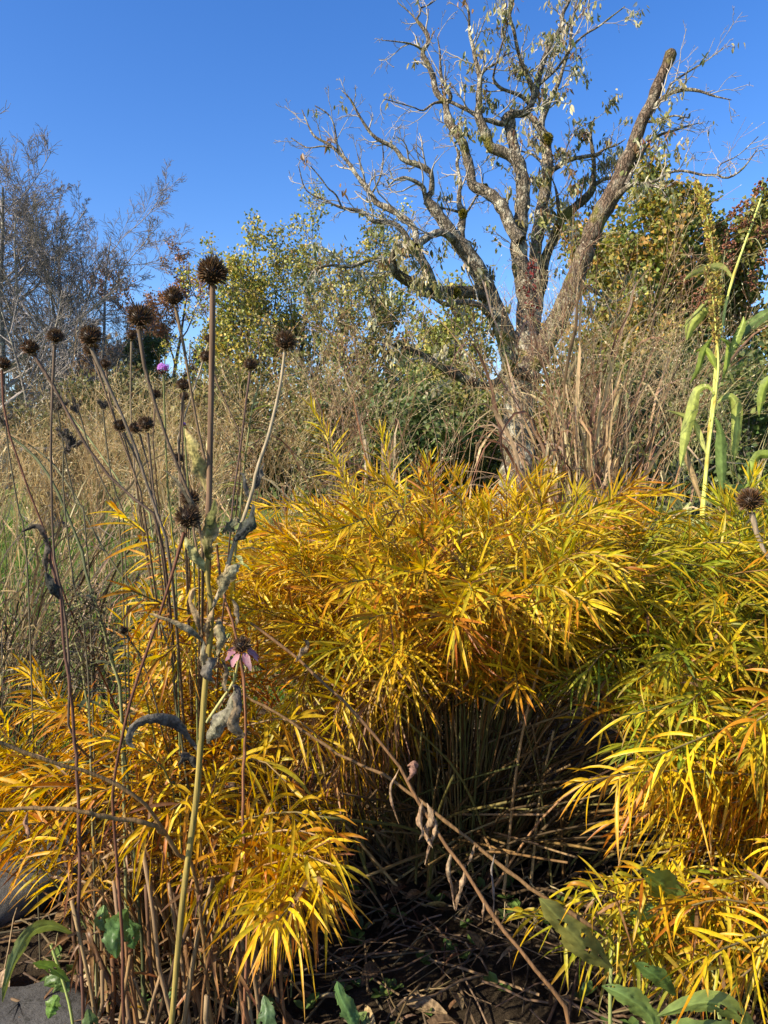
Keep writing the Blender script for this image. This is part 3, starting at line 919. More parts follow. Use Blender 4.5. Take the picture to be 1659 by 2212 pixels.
# ------------------------------------------------------------------ grasses
def grass_clump(label, seed, x, y, h, n_culm, n_blade, spread, cols, group, blade_w=.006, pan=1.0, lean=(0, 0), n_part=40, arch=1.0, panlen=.3):
    r = np.random.default_rng(seed)
    z = bz(x, y) if y < 6 else float(ground_z(x, y))
    t = thing("grass_clump", label, "grass", (x, y, z), group)
    K = 9
    s = np.linspace(0, 1, K)
    # culms
    n = n_culm
    b = np.stack([x + r.normal(0, .07, n), y + r.normal(0, .07, n), np.full(n, z - .02)], -1)
    H = h * r.uniform(.72, 1.06, n)
    az = r.uniform(0, 2 * np.pi, n)
    ln = np.abs(r.normal(0, spread, n))
    d = np.stack([np.cos(az) * ln + lean[0], np.sin(az) * ln + lean[1], np.ones(n)], -1)
    out = np.stack([np.cos(az), np.sin(az), 0 * az], -1)
    P = b[:, None] + d[:, None] * (H[:, None] * s)[..., None] + out[:, None] * (H[:, None] * .12 * s ** 3)[..., None] + r.normal(0, .004, (n, K, 3))
    Rr = np.full((n, 1), .0017) * np.linspace(1, .35, K)[None] * r.uniform(.8, 1.2, (n, 1))
    cc = pal(r, n, cols, None, .15) * 1.15
    mb = MB()
    tubes(mb, P, Rr, 3, cc)
    mb.build("culms", M_STEM, t, 'stuff')
    # open seed heads
    if pan > 0:
        m = int(8 * pan)
        B1, BR = grow(P, Rr, r, m, 1 - panlen, 1.0, .62, .24, 5, -.02, .12, .5, .6, .0006)
        m2 = 2
        B2, BR2_ = grow(B1, BR, r, m2, .25, 1, .6, .6, 4, -.03, .1, .8, .7, .0005)
        mb = MB()
        ci = np.repeat(cc, m, 0) * 1.15
        tubes(mb, B1, BR, 3, ci)
        tubes(mb, B2, BR2_, 3, np.repeat(ci, m2, 0))
        tips = np.concatenate([B2[:, -1], B2[:, 2], B1[:, -1], B1[:, 2], B1[:, 3]])
        dd = np.concatenate([B2[:, -1] - B2[:, -2], B2[:, -1] - B2[:, -2], B1[:, -1] - B1[:, -2], B1[:, 3] - B1[:, 2], B1[:, 4] - B1[:, 3]])
        dd = nrm(dd)
        keep = r.uniform(0, 1, len(tips)) < .75
        tips, dd = tips[keep], dd[keep]
        N = len(tips)
        L = r.uniform(.006, .011, N)
        cards(mb, tips, dd, nrm(np.cross(dd, rdir(r, N))), L, L * .17, pal(r, N, [(.64, .54, .33), (.5, .4, .22), (.72, .63, .42)], None, .12))
        mb.build("seed_panicles", M_SEED, t, 'stuff')
    # blades
    n = n_blade
    K = 10
    s = np.linspace(0, 1, K)
    b = np.stack([x + r.normal(0, .09, n), y + r.normal(0, .09, n), np.full(n, z)], -1)
    start = r.uniform(0, .5, n) * h
    az = r.uniform(0, 2 * np.pi, n)
    out = np.stack([np.cos(az), np.sin(az), 0 * az], -1)
    L = h * r.uniform(.4, .75, n)
    lift = r.uniform(.75, 1.15, n)
    reach = r.uniform(.2, .6, n) * arch
    fall = r.uniform(.25, 1.0, n) * arch
    q0 = b + np.stack([lean[0] * start, lean[1] * start, start], -1) + out * (start * spread)[:, None]
    P = q0[:, None] + out[:, None] * (L[:, None] * reach[:, None] * (s ** 1.3)[None])[..., None] + UP * (L[:, None] * (lift[:, None] * s - fall[:, None] * (s ** 2.6)[None]))[..., None] + np.array([lean[0], lean[1], 0]) * (L[:, None] * s)[..., None]
    P = P + np.cumsum(r.normal(0, .006, (n, K, 3)), 1)
    T = nrm(np.gradient(P, axis=1))
    side = nrm(np.cross(T, out[:, None] * .3 + UP + 0 * T))
    tw = r.uniform(-.6, .6, (n, 1)) + r.normal(0, 1.0, (n, 1)) * s[None]
    S = side * np.cos(tw)[..., None] + np.cross(T, side) * np.sin(tw)[..., None]
    W = blade_w * .5 * r.uniform(.6, 1.2, (n, 1)) * np.interp(s, [0, .15, .6, 1], [.6, 1, .8, .08])[None] * 2 * .5
    cb = pal(r, n, cols, None, .2)
    g = np.linspace(1.0, .85, K)
    order = np.argsort(np.linalg.norm(P[:, K // 2] - np.array([0, 0, CAM_Z]), axis=1))
    for i in order[:n_part]:
        mb = MB()
        ribbons(mb, P[i:i + 1], S[i:i + 1], W[i:i + 1], cb[i:i + 1], .3)
        mb.build("blade", M_BLADE, t)
    rest = order[n_part:]
    mb = MB()
    ribbons(mb, P[rest], S[rest], W[rest], cb[rest], .25)
    mb.build("blades", M_BLADE, t, 'stuff')
    return t


TAN = [(.46, .34, .16), (.58, .45, .23), (.34, .22, .09), (.22, .15, .065)]
COPPER = [(.36, .24, .13), (.44, .33, .19), (.26, .14, .075), (.2, .12, .07)]
OLIVE = [(.34, .29, .13), (.42, .36, .19), (.26, .22, .09), (.2, .2, .08)]


def X(u, y):
    return (u - 829.5) / FPX * y


GL = "straw grass clumps on the left"
GR = "switch grass clumps behind the golden shrub"
grass_clump("straw coloured grass with fine seed heads at the left picture edge", 401, X(20, 2.9), 2.9, 1.12, 30, 36, .22, TAN, GL, .008)
grass_clump("straw grass with dense pale plumes behind the small purple flower", 402, X(215, 3.1), 3.1, 1.22, 40, 36, .2, TAN, GL, .008, 1.2)
grass_clump("pale seeded grass right behind the tallest dark seed head", 403, X(400, 2.9), 2.9, 1.17, 40, 40, .22, TAN, GL, .008, 1.2)
grass_clump("straw grass behind the lone seed head right of the group", 404, X(560, 3.0), 3.0, 1.22, 34, 36, .22, TAN, GL, .008)
grass_clump("low straw grass between the dark seed heads and the lawn", 405, X(300, 2.35), 2.35, .85, 16, 30, .32, TAN, GL, .007, .9)
grass_clump("tall feathery brown grass left of the gnarled trunk", 406, X(775, 3.1), 3.1, 1.5, 34, 60, .13, COPPER, GR, .011, 1.1)
grass_clump("slender grass in front of the gnarled trunk's left side", 407, X(960, 2.9), 2.9, 1.42, 9, 16, .12, COPPER, GR, .012, .9)
grass_clump("thick copper grass with arching blades right of the trunk", 408, X(1225, 2.75), 2.75, 1.52, 34, 120, .13, COPPER, GR, .013, .9, n_part=70, arch=.9)
grass_clump("copper grass with hooked blades midway to the green stalks", 409, X(1290, 2.6), 2.6, 1.3, 30, 90, .2, COPPER, GR, .013, 1.0, (.05, 0), n_part=60, arch=.9)
grass_clump("loose grass fanning out in front of the maple", 410, X(1330, 3.0), 3.0, 1.32, 26, 40, .26, OLIVE, GR, .01, 1.1, (.08, 0))
grass_clump("thin grass with pale specks left of the green seed stalks", 411, X(1430, 2.6), 2.6, 1.15, 16, 26, .28, OLIVE, GR, .009, 1.0, (.1, 0))
grass_clump("short brown grass behind the shrub's left shoulder", 412, X(690, 2.55), 2.55, 1.0, 26, 80, .22, COPPER, GR, .009, .6)
grass_clump("short copper grass behind the shrub's crown", 413, X(880, 2.6), 2.6, .98, 14, 80, .16, COPPER, GR, .011, .3)
grass_clump("sparse grass around the foot of the green seed stalks", 414, X(1590, 2.7), 2.7, 1.1, 9, 14, .3, OLIVE, GR, .008, 1.0)
GF = "straw grass clumps along the far side of the lawn"
grass_clump("far straw grass at the left picture edge beyond the lawn", 421, X(-30, 9), 9, 1.75, 60, 150, .2, TAN, GF, .016, .6, n_part=0)
grass_clump("far straw grass just in front of the bird bath", 422, X(85, 9), 9, 1.45, 60, 150, .2, TAN, GF, .016, .6, n_part=0)
grass_clump("far straw grass right of the bird bath", 423, X(205, 9.2), 9.2, 1.8, 60, 150, .2, TAN, GF, .016, .6, n_part=0)
grass_clump("far straw grass beyond the three low seed heads", 424, X(320, 9.1), 9.1, 1.7, 60, 150, .2, TAN, GF, .016, .6, n_part=0)
grass_clump("far straw grass beyond the tallest coneflower stalk", 425, X(440, 9.3), 9.3, 1.8, 60, 150, .2, TAN, GF, .016, .6, n_part=0)
DRK = [(.2, .14, .075), (.32, .24, .13), (.10, .065, .04), (.06, .045, .03)]
grass_clump("dark wiry grass leaning in from the left edge over the lawn", 415, X(-130, 1.75), 1.75, .98, 34, 330, .38, DRK, GL, .005, .2, (.25, 0), n_part=80, arch=.8)
grass_clump("wiry grass with arching blades in front of the lawn", 416, X(60, 1.9), 1.9, .80, 16, 110, .45, DRK, GL, .006, .3, (.1, 0), n_part=60, arch=1.0)
grass_clump("thin grass tuft between the lawn and the golden sprays", 417, X(330, 1.9), 1.9, .72, 10, 60, .35, DRK, GL, .006, .3, (-.05, 0), n_part=40)


# ------------------------------------------------------------------ golden bluestar shrubs
class Shrub:
    def __init__(s, label, seed, base, palette, weights, group="golden narrow leaved shrubs", halfw=.0026):
        s.halfw = halfw
        s.r = np.random.default_rng(seed)
        s.t = thing("bluestar_shrub", label, "shrub", base, group)
        s.base = np.asarray(base, float)
        s.pal, s.w = palette, weights
        s.stems = []
        s.pos, s.dir, s.st, s.L, s.col, s.dr, s.hero = [], [], [], [], [], [], []

    def stem(s, P, t0=.5, spacing=.0085, leaf=.085, hero=False, droop=.35, rad=.0019, green=None, taper=True):
        r = s.r
        P = spline(P, 14)
        s.stems.append((P, np.linspace(rad, rad * .55, 14)))
        seg = np.linalg.norm(np.diff(P, axis=0), axis=1).sum()
        n = max(6, int(seg * (1 - t0) / spacing))
        t = np.linspace(t0, 1, n) + r.normal(0, .004, n)
        t = np.clip(t, 0, 1)
        f = t * 13
        k = np.minimum(f.astype(int), 12)
        w = (f - k)[:, None]
        pos = P[k] * (1 - w) + P[k + 1] * w
        T = nrm(P[k + 1] - P[k])
        phi = np.arange(n) * 2.39996 + r.uniform(0, 6.28) + r.normal(0, .3, n)
        a = nrm(np.cross(T, [0.3, 0.2, 1.0]))
        b = np.cross(T, a)
        radial = a * np.cos(phi)[:, None] + b * np.sin(phi)[:, None]
        q = (t - t0) / max(1e-6, 1 - t0)
        ang = np.interp(q, [0, .7, 1], [1.25, 1.0, .45]) * r.uniform(.8, 1.2, n)
        d = nrm(T * np.cos(ang)[:, None] + radial * np.sin(ang)[:, None])
        L = leaf * r.uniform(.75, 1.15, n) * np.interp(q, [0, .15, .8, 1], [.75, 1, 1, .6])
        s.pos.append(pos)
        s.dir.append(d)
        s.st.append(T)
        s.L.append(L)
        s.dr.append(droop * r.uniform(.5, 1.5, n))
        # colour: the shrub's palette shifted per stem, the tips more orange
        base = pal(r, 1, s.pal, s.w, .08)[0]
        c = np.where(r.uniform(0, 1, (n, 1)) < .55, base[None] * r.uniform(.82, 1.18, (n, 1)), pal(r, n, s.pal, s.w, .16))
        if green is not None:
            g = np.clip(green + r.normal(0, .25, n), 0, 1)[:, None]
            c = c * (1 - g) + pal(r, n, [(.23, .29, .022), (.33, .37, .026), (.13, .20, .022)], None, .15) * g
        dead = r.uniform(0, 1, n) < np.interp(q, [0, .3, 1], [.16, .04, .015])
        c[dead] = pal(r, int(dead.sum()), [(.2, .11, .045), (.3, .19, .09)], None, .15)
        s.col.append(c)
        s.hero.append(np.full(n, hero))

    def mound(s, n, cx, cy, rx, ry, ztop, zrim, t0=.48, th=(0, 2 * math.pi), rmin=0.0, leaf=.085, green=None, droop=.13, jz=.055, basej=.06):
        r = s.r
        for i in range(n):
            a = r.uniform(*th)
            q = math.sqrt(r.uniform(rmin ** 2, 1))
            tip = np.array([cx + math.cos(a) * q * rx, cy + math.sin(a) * q * ry, ztop - (ztop - zrim) * q ** 2.2 + r.normal(0, jz)])
            b = s.base + np.array([math.cos(a) * basej * (.4 + q), math.sin(a) * basej * (.4 + q), 0]) + np.r_[r.normal(0, .02, 2), 0]
            m = b * .5 + tip * .5
            mid = np.array([b[0] * .62 + tip[0] * .38, b[1] * .62 + tip[1] * .38, b[2] + (tip[2] - b[2]) * (.55 + .12 * q)])
            near = np.array([b[0] * .25 + tip[0] * .75, b[1] * .25 + tip[1] * .75, b[2] + (tip[2] - b[2]) * (.86 + .1 * q)])
            P = np.array([b, mid + r.normal(0, .015, 3), near + r.normal(0, .015, 3), tip])
            g = None if green is None else green(tip, r)
            s.stem(P, t0 + r.normal(0, .05), .0050, leaf * r.uniform(.9, 1.15), False, droop, green=g)

    def finish(s, n_part=300, n_stem=300):
        r = s.r
        for P, R in s.stems[:n_stem]:
            mb = MB()
            c = pal(r, 1, [(.17, .12, .045), (.22, .12, .04), (.13, .13, .04), (.26, .18, .08)], None, .12)[0]
            tubes(mb, P[None], R[None], 5, c)
            mb.build("stem", M_STEM, s.t)
        pos, d, T, L = (np.concatenate(a) for a in (s.pos, s.dir, s.st, s.L))
        col, dr, hero = np.concatenate(s.col), np.concatenate(s.dr), np.concatenate(s.hero)
        n = len(pos)
        K = 7
        q = np.linspace(0, 1, K)
        bend = nrm(rdir(r, n) * .5 + np.array([0, 0, -1.2]))
        P = pos[:, None] + d[:, None] * (L[:, None] * (q - .12 * dr[:, None] * q ** 2))[..., None] + bend[:, None] * (L[:, None] * dr[:, None] * (q ** 2)[None])[..., None]
        Tn = nrm(np.gradient(P, axis=1))
        S0 = nrm(np.cross(Tn, T[:, None] + 0 * Tn + .05 * rdir(r, n)[:, None]))
        roll = (r.normal(0, .5, (n, 1)) + r.normal(0, .4, (n, 1)) * q[None])
        S = S0 * np.cos(roll)[..., None] + np.cross(Tn, S0) * np.sin(roll)[..., None]
        W = (s.halfw * r.uniform(.7, 1.25, (n, 1))) * np.interp(q, [0, .12, .35, .6, .85, 1], [.3, .7, 1, .95, .5, .04])[None]
        # along each leaf the tip is a little browner
        grad = np.ones((n, K, 3))
        tipb = r.uniform(0, 1, (n, 1)) < .3
        grad[:, -1] *= [.7, .5, .5]
        grad[:, -2] *= np.where(tipb, [[.75, .5, .6]], [[1, .86, .9]])
        grad[:, -3] *= np.where(tipb, [[.95, .75, .8]], [[1, 1, 1.]])
        grad[:, 0] *= [.85, .8, .8]
        C = col[:, None] * grad
        u, v, f = proj(P[:, K // 2])
        inside = (u > 0) & (u < 1659) & (v > 0) & (v < 2212)
        score = f - hero * .4 + (~inside) * 10
        order = np.argsort(score)
        for i in order[:n_part]:
            mb = MB()
            ribbons(mb, P[i:i + 1], S[i:i + 1], W[i:i + 1], C[i:i + 1], .35)
            mb.build("leaf", M_BLUE, s.t)
        rest = order[n_part:]
        mb = MB()
        ribbons(mb, P[rest], S[rest], W[rest], C[rest], .35)
        mb.build("foliage", M_BLUE, s.t, 'stuff')
        if len(s.stems) > n_stem:
            mb = MB()
            for Q, R in s.stems[n_stem:]:
                tubes(mb, Q[None], R[None], 4, (.18, .12, .05))
            mb.build("stems", M_STEM, s.t, 'stuff')


GOLD = [(.58, .36, .012), (.64, .455, .016), (.48, .215, .012), (.42, .34, .02), (.34, .13, .012)]
GW = [4, 3, 2.2, 1.5, 1]


def uvs(lst):
    return np.array([at(*p) for p in lst])


# the big one
A = Shrub("large golden shrub in the middle with a dark hollow of bare stems below", 501, (0.17, 1.66, BED), GOLD, GW, halfw=.0022)
gr = lambda tip, r: float(np.clip((tip[0] - .30) * 1.5 + (0.82 - tip[2]) * 1.2 + r.normal(0, .12), 0, .85))
A.mound(175, .20, 1.62, .64, .62, .872, .69, t0=.55, green=gr)
A.w = [3, 6, .9, 3, .4]
A.mound(70, .24, 1.46, .55, .40, .88, .68, t0=.6, th=(math.pi, 2 * math.pi), rmin=.45, green=gr, droop=.3)
A.w = GW
A.mound(36, .16, 1.6, .66, .55, .80, .62, th=(math.pi * .7, math.pi * 1.3), rmin=.5)
A.w = [3, 6, .8, 2.5, .4]
for pts in ([(1000, 1900, 1.62), (860, 1400, 1.8), (745, 1060, 1.9), (715, 964, 1.9), (690, 912, 1.9), (672, 880, 1.9)],
            [(1000, 1900, 1.62), (890, 1300, 1.85), (850, 1040, 1.95), (832, 985, 1.95), (822, 930, 1.95)],
            [(1010, 1900, 1.62), (960, 1350, 1.7), (945, 1250, 1.5), (940, 1225, 1.42)],
            [(1010, 1900, 1.62), (980, 1400, 1.7), (1000, 1290, 1.5), (960, 1265, 1.36), (955, 1255, 1.3)],
            [(1010, 1900, 1.62), (1090, 1300, 1.7), (1160, 1180, 1.6), (1165, 1165, 1.5)],
            [(1010, 1900, 1.62), (1120, 1400, 1.6), (1190, 1330, 1.4), (1235, 1380, 1.22)],
            [(1010, 1900, 1.62), (1080, 1450, 1.5), (1110, 1440, 1.3), (1120, 1490, 1.18)],
            [(1010, 1900, 1.62), (1150, 1350, 1.6), (1260, 1290, 1.4), (1300, 1320, 1.28)],
            [(1000, 1900, 1.62), (820, 1450, 1.6), (700, 1420, 1.4), (640, 1500, 1.25), (600, 1560, 1.2)],
            [(1000, 1900, 1.62), (850, 1500, 1.5), (760, 1480, 1.3), (720, 1560, 1.15)]):
    A.stem(uvs(pts), .55, .0055, .092, True, .14)
BROWN = [(.36, .2, .07), (.26, .15, .06), (.5, .3, .04), (.18, .10, .045)]
rA = np.random.default_rng(530)
A.pal, A.w = BROWN + GOLD[:2], [2.5, 2, 2, 1, 2, 1.5]
for i in range(30):
    u, v = rA.uniform(600, 880), rA.uniform(1500, 1830)
    if u > 780 and v > 1620:
        continue
    yy = rA.uniform(1.2, 1.45)
    A.stem(uvs([(930 + rA.normal(0, 40), 1920, 1.6), (u * .45 + 960 * .55, v * .6 + 1880 * .4 - 190, 1.55), (u + 35, v - 65, yy + .06), (u, v, yy)]), .42, .0085, .082, False, .55)
A.finish()

B = Shrub("greener golden shrub at the right edge behind the front sprays", 502, (.86, 1.55, BED), GOLD, GW, halfw=.0022)
gb = lambda tip, r: float(np.clip(.62 + r.normal(0, .22), 0, .95))
B.w = [3, 6, .8, 3, .4]
B.mound(120, .82, 1.5, .52, .5, .85, .58, green=gb)
B.mound(80, .74, 1.28, .46, .35, .76, .5, th=(math.pi, 2 * math.pi), rmin=.3, green=gb, droop=.28)
for pts, g in (([(1700, 1700, 1.4), (1650, 1430, 1.3), (1590, 1462, 1.22), (1505, 1497, 1.15), (1430, 1527, 1.1), (1360, 1545, 1.08)], .55),
               ([(1700, 1700, 1.4), (1600, 1400, 1.35), (1500, 1400, 1.25), (1420, 1440, 1.18), (1375, 1470, 1.14)], .5),
               ([(1640, 1600, 1.5), (1420, 1320, 1.45), (1480, 1262, 1.4), (1545, 1217, 1.38), (1630, 1187, 1.36)], .05),
               ([(1700, 1800, 1.3), (1500, 1450, 1.35), (1330, 1400, 1.3), (1270, 1450, 1.2)], .6)):
    B.stem(uvs(pts), .4, .0082, .085, True, .4, green=g)
B.finish()

Cc = Shrub("brightest golden sprays reaching in from the right, leaves hanging down", 503, (.92, 1.12, BED), GOLD, GW)
Cc.mound(40, .9, 1.12, .45, .35, .62, .35, droop=.5, th=(math.pi * .5, math.pi * 1.5), rmin=.3)
for pts, g, dr in (([(1800, 1720, 1.12), (1659, 1679, 1.1), (1530, 1668, 1.07), (1380, 1668, 1.03), (1262, 1690, 1.0)], None, .62),
                   ([(1800, 1500, 1.1), (1700, 1520, 1.08), (1640, 1542, 1.05), (1580, 1567, 1.03), (1495, 1602, 1.0), (1400, 1640, .98)], None, .5),
                   ([(1820, 1760, 1.16), (1659, 1735, 1.15), (1540, 1720, 1.14), (1430, 1735, 1.12)], None, .6),
                   ([(1820, 1640, 1.2), (1690, 1620, 1.2), (1560, 1640, 1.18), (1470, 1680, 1.16)], None, .5),
                   ([(1800, 1450, 1.0), (1720, 1490, .99), (1660, 1540, .97), (1630, 1560, .95)], None, .45),
                   ([(1800, 1900, 1.0), (1659, 1950, 1.0), (1555, 1943, .98), (1480, 1960, .96)], None, .55),
                   ([(1800, 1960, 1.1), (1620, 1900, 1.1), (1540, 1905, 1.08), (1470, 1930, 1.06)], .15, .5),
                   ([(1800, 2000, .95), (1700, 2010, .93), (1600, 2035, .9), (1525, 2066, .86)], None, .5),
                   ([(1780, 2080, 1.0), (1690, 2060, .97), (1640, 2080, .95), (1590, 2120, .92)], .3, .5)):
    Cc.stem(uvs(pts), .18, .0068, .086, True, dr, rad=.0022, green=g)
rC = np.random.default_rng(533)
for i in range(14):
    u, v = rC.uniform(1330, 1640), rC.uniform(1600, 1860)
    yy = rC.uniform(1.08, 1.25)
    Cc.stem(uvs([(1830, v + 60, yy + .1), (1720, v - 10, yy + .05), (u + 90, v - 22, yy + .03), (u, v, yy)]), .25, .0075, .086, False, .55)
Cc.finish()

E = Shrub("low green and gold spray near the ground at bottom right", 504, (.62, 1.2, BED), GOLD, GW)
for pts, g in (([(1700, 2060, 1.15), (1505, 1953, 1.1), (1380, 1945, 1.05), (1300, 1922, 1.0), (1240, 1915, .97)], .12),
               ([(1650, 2100, 1.15), (1450, 2000, 1.12), (1300, 1975, 1.08), (1200, 1985, 1.05), (1130, 1975, 1.03)], .55),
               ([(1650, 2130, 1.15), (1400, 2020, 1.1), (1300, 2030, 1.05), (1240, 2060, 1.02)], .75),
               ([(1650, 2130, 1.15), (1480, 2040, 1.1), (1400, 2050, 1.05), (1345, 2090, 1.02)], .6),
               ([(1650, 2080, 1.2), (1420, 1940, 1.18), (1330, 1930, 1.15), (1260, 1950, 1.12)], .45),
               ([(1680, 2130, 1.1), (1560, 2060, 1.05), (1500, 2080, 1.02), (1450, 2130, 1.0)], .5)):
    E.stem(uvs(pts), .3, .0070, .084, True, .5, green=g)
rE = np.random.default_rng(532)
for i in range(20):
    u, v = rE.uniform(1290, 1640), rE.uniform(1890, 2110)
    yy = rE.uniform(1.0, 1.2)
    sx = rE.uniform(60, 150)
    E.stem(uvs([(1680 + rE.normal(0, 30), 2120, yy + .1), (u + sx, v + rE.uniform(-10, 40), yy + .06), (u + sx * .4, v - 12, yy + .03), (u, v, yy)]), .25, .0078, .082, False, .5, green=rE.uniform(0, .7))
E.finish()

D = Shrub("golden shrub at lower left above a sheaf of brown cut stems", 505, (-.36, 1.28, BED), GOLD, GW)
D.mound(26, -.42, 1.34, .32, .32, .56, .38, droop=.4, leaf=.078)
D.mound(24, -.62, 1.3, .30, .22, .46, .33, th=(math.pi * .6, math.pi * 1.4), rmin=.3, droop=.3, leaf=.078)
for pts, t0, dr in (([(420, 2150, 1.2), (440, 1850, 1.15), (500, 1783, 1.08), (560, 1762, 1.03), (625, 1753, 1.0), (700, 1765, .97)], .45, .6),
                    ([(420, 2150, 1.2), (400, 1930, 1.12), (475, 1893, 1.05), (540, 1876, 1.0), (640, 1850, .96), (712, 1815, .93)], .42, .6),
                    ([(430, 2150, 1.2), (520, 1900, 1.1), (600, 1890, 1.02), (650, 1905, .96), (690, 1935, .92)], .5, .55),
                    ([(430, 2150, 1.2), (560, 1850, 1.1), (650, 1905, .98), (605, 1955, .9), (562, 1994, .85)], .55, .3),
                    ([(420, 2150, 1.2), (430, 1850, 1.15), (500, 1830, 1.08), (570, 1820, 1.05), (650, 1830, 1.02)], .45, .55),
                    ([(400, 2150, 1.25), (440, 1450, 1.3), (425, 1327, 1.2), (360, 1307, 1.15), (310, 1292, 1.12), (282, 1275, 1.1)], .66, .25),
                    ([(400, 2150, 1.25), (450, 1400, 1.35), (400, 1215, 1.25), (325, 1162, 1.2), (285, 1137, 1.18), (258, 1108, 1.16)], .68, .25),
                    ([(400, 2150, 1.25), (440, 1500, 1.25), (410, 1390, 1.2), (370, 1400, 1.12), (350, 1420, 1.1)], .66, .35),
                    ([(380, 2150, 1.25), (350, 1750, 1.2), (250, 1660, 1.2), (160, 1645, 1.2), (60, 1660, 1.18), (-20, 1690, 1.16)], .4, .3),
                    ([(380, 2150, 1.25), (350, 1720, 1.25), (260, 1600, 1.25), (190, 1560, 1.25), (110, 1535, 1.25), (60, 1530, 1.25)], .42, .25),
                    ([(380, 2150, 1.25), (330, 1780, 1.15), (230, 1705, 1.1), (120, 1700, 1.08), (20, 1700, 1.06)], .4, .4),
                    ([(380, 2150, 1.25), (360, 1760, 1.15), (280, 1690, 1.1), (200, 1720, 1.06), (150, 1760, 1.04)], .4, .5),
                    ([(400, 2150, 1.25), (380, 1740, 1.15), (330, 1640, 1.1), (260, 1600, 1.08), (200, 1590, 1.06)], .45, .35),
                    ([(400, 2150, 1.25), (430, 1760, 1.12), (380, 1740, 1.04), (320, 1790, 1.0), (290, 1830, .98)], .45, .6),
                    ([(410, 2150, 1.25), (470, 1700, 1.2), (520, 1640, 1.15), (580, 1650, 1.1), (620, 1690, 1.08)], .45, .5),
                    ([(410, 2150, 1.25), (480, 1640, 1.25), (560, 1560, 1.2), (650, 1560, 1.15), (700, 1600, 1.12)], .45, .4)):
    D.stem(uvs(pts), t0, .0068, .086, True, dr, rad=.0022)
rD = np.random.default_rng(531)
for i in range(22):
    u, v = rD.uniform(270, 560), rD.uniform(1150, 1560)
    yy = rD.uniform(1.25, 1.5)
    dx = rD.uniform(-70, 40)
    D.stem(uvs([(430 + rD.normal(0, 30), 2080, 1.35), (440 + (u - 430) * .3, v * .5 + 850, 1.42), (u - dx * .5, v + 60, yy + .03), (u + dx * .5, v, yy)]), .66, .0072, .085, False, .25)
for pts in ([(440, 2120, 1.15), (600, 1900, 1.02), (660, 1880, .96), (690, 1900, .92), (700, 1935, .9)],
            [(440, 2120, 1.15), (580, 1900, 1.02), (640, 1925, .94), (620, 1965, .89), (600, 1990, .86)],
            [(440, 2120, 1.15), (560, 1880, 1.04), (600, 1900, .96), (575, 1945, .9), (550, 1965, .87)],
            [(440, 2120, 1.15), (540, 1860, 1.06), (610, 1845, .98), (665, 1850, .94), (725, 1870, .92)],
            [(440, 2120, 1.15), (500, 1850, 1.08), (570, 1800, 1.02), (650, 1795, .98), (705, 1812, .96)]):
    D.stem(uvs(pts), .5, .0058, .09, True, .5, rad=.0022)
D.pal, D.w = BROWN, [2, 3, .6, 2.5]
for i in range(34):
    u, v = rD.uniform(150, 640), rD.uniform(1760, 2080)
    yy = rD.uniform(1.02, 1.3)
    D.stem(uvs([(u + rD.normal(20, 20), v + 160, yy + .05), (u + rD.normal(8, 12), v + 60, yy + .04), (u, v, yy)]), .25, .012, .07, False, .75, rad=.0016)
D.finish()


def old_stems():
    """last year's brown stems standing cut off at the foot of the lower left shrub"""
    r = np.random.default_rng(520)
    n = 90
    for i in range(n):
        u0 = r.uniform(150, 620)
        y0 = r.uniform(1.0, 1.36)
        x0 = X(u0, y0)
        b = np.array([x0, y0, BED - .01])
        h = r.uniform(.12, .36)
        tilt = np.array([r.normal(-.04, .16), r.normal(-.05, .12), 1])
        P = np.array([b + tilt * h * s + [0, 0, 0] + r.normal(0, .004, 3) * s for s in np.linspace(0, 1, 5)])
        R = np.full(5, r.uniform(.0022, .0045)) * np.linspace(1, .85, 5)
        mb = MB()
        c = pal(r, 1, [(.15, .075, .03), (.21, .12, .05), (.09, .05, .025), (.22, .15, .075)], None, .15)[0]
        tubes(mb, P[None], R[None], 6, c, cap=True)
        mb.build("old_stem", M_HAIRY, D.t)
    # grey curled leaves hanging among them
    # bare stems fanning out of the big shrub's heart
    for i in range(270):
        a = r.uniform(math.pi * .9, math.pi * 2.1)
        b = A.base + [r.normal(0, .13), r.normal(-.02, .08), -.01]
        q = r.uniform(.12, .62)
        h = r.uniform(.2, .66) * (1.15 - .75 * q)
        if i % 9 == 0:
            q, h = r.uniform(.35, .6), r.uniform(.16, .34)
            a = r.uniform(math.pi * 1.6, math.pi * 2.1)
        tip = b + [math.cos(a) * q, math.sin(a) * q * .7, h]
        mid = b * .6 + tip * .4 + [0, 0, h * .18]
        P = spline([b, mid, tip], 9)
        mb = MB()
        c = pal(r, 1, [(.15, .09, .032), (.14, .12, .035), (.27, .18, .085), (.07, .045, .022)], None, .15)[0]
        tubes(mb, P[None], np.linspace(.0032, .002, 9)[None] * r.uniform(.8, 1.3), 5, c, cap=True)
        mb.build("old_stem", M_STEM, A.t)


old_stems()


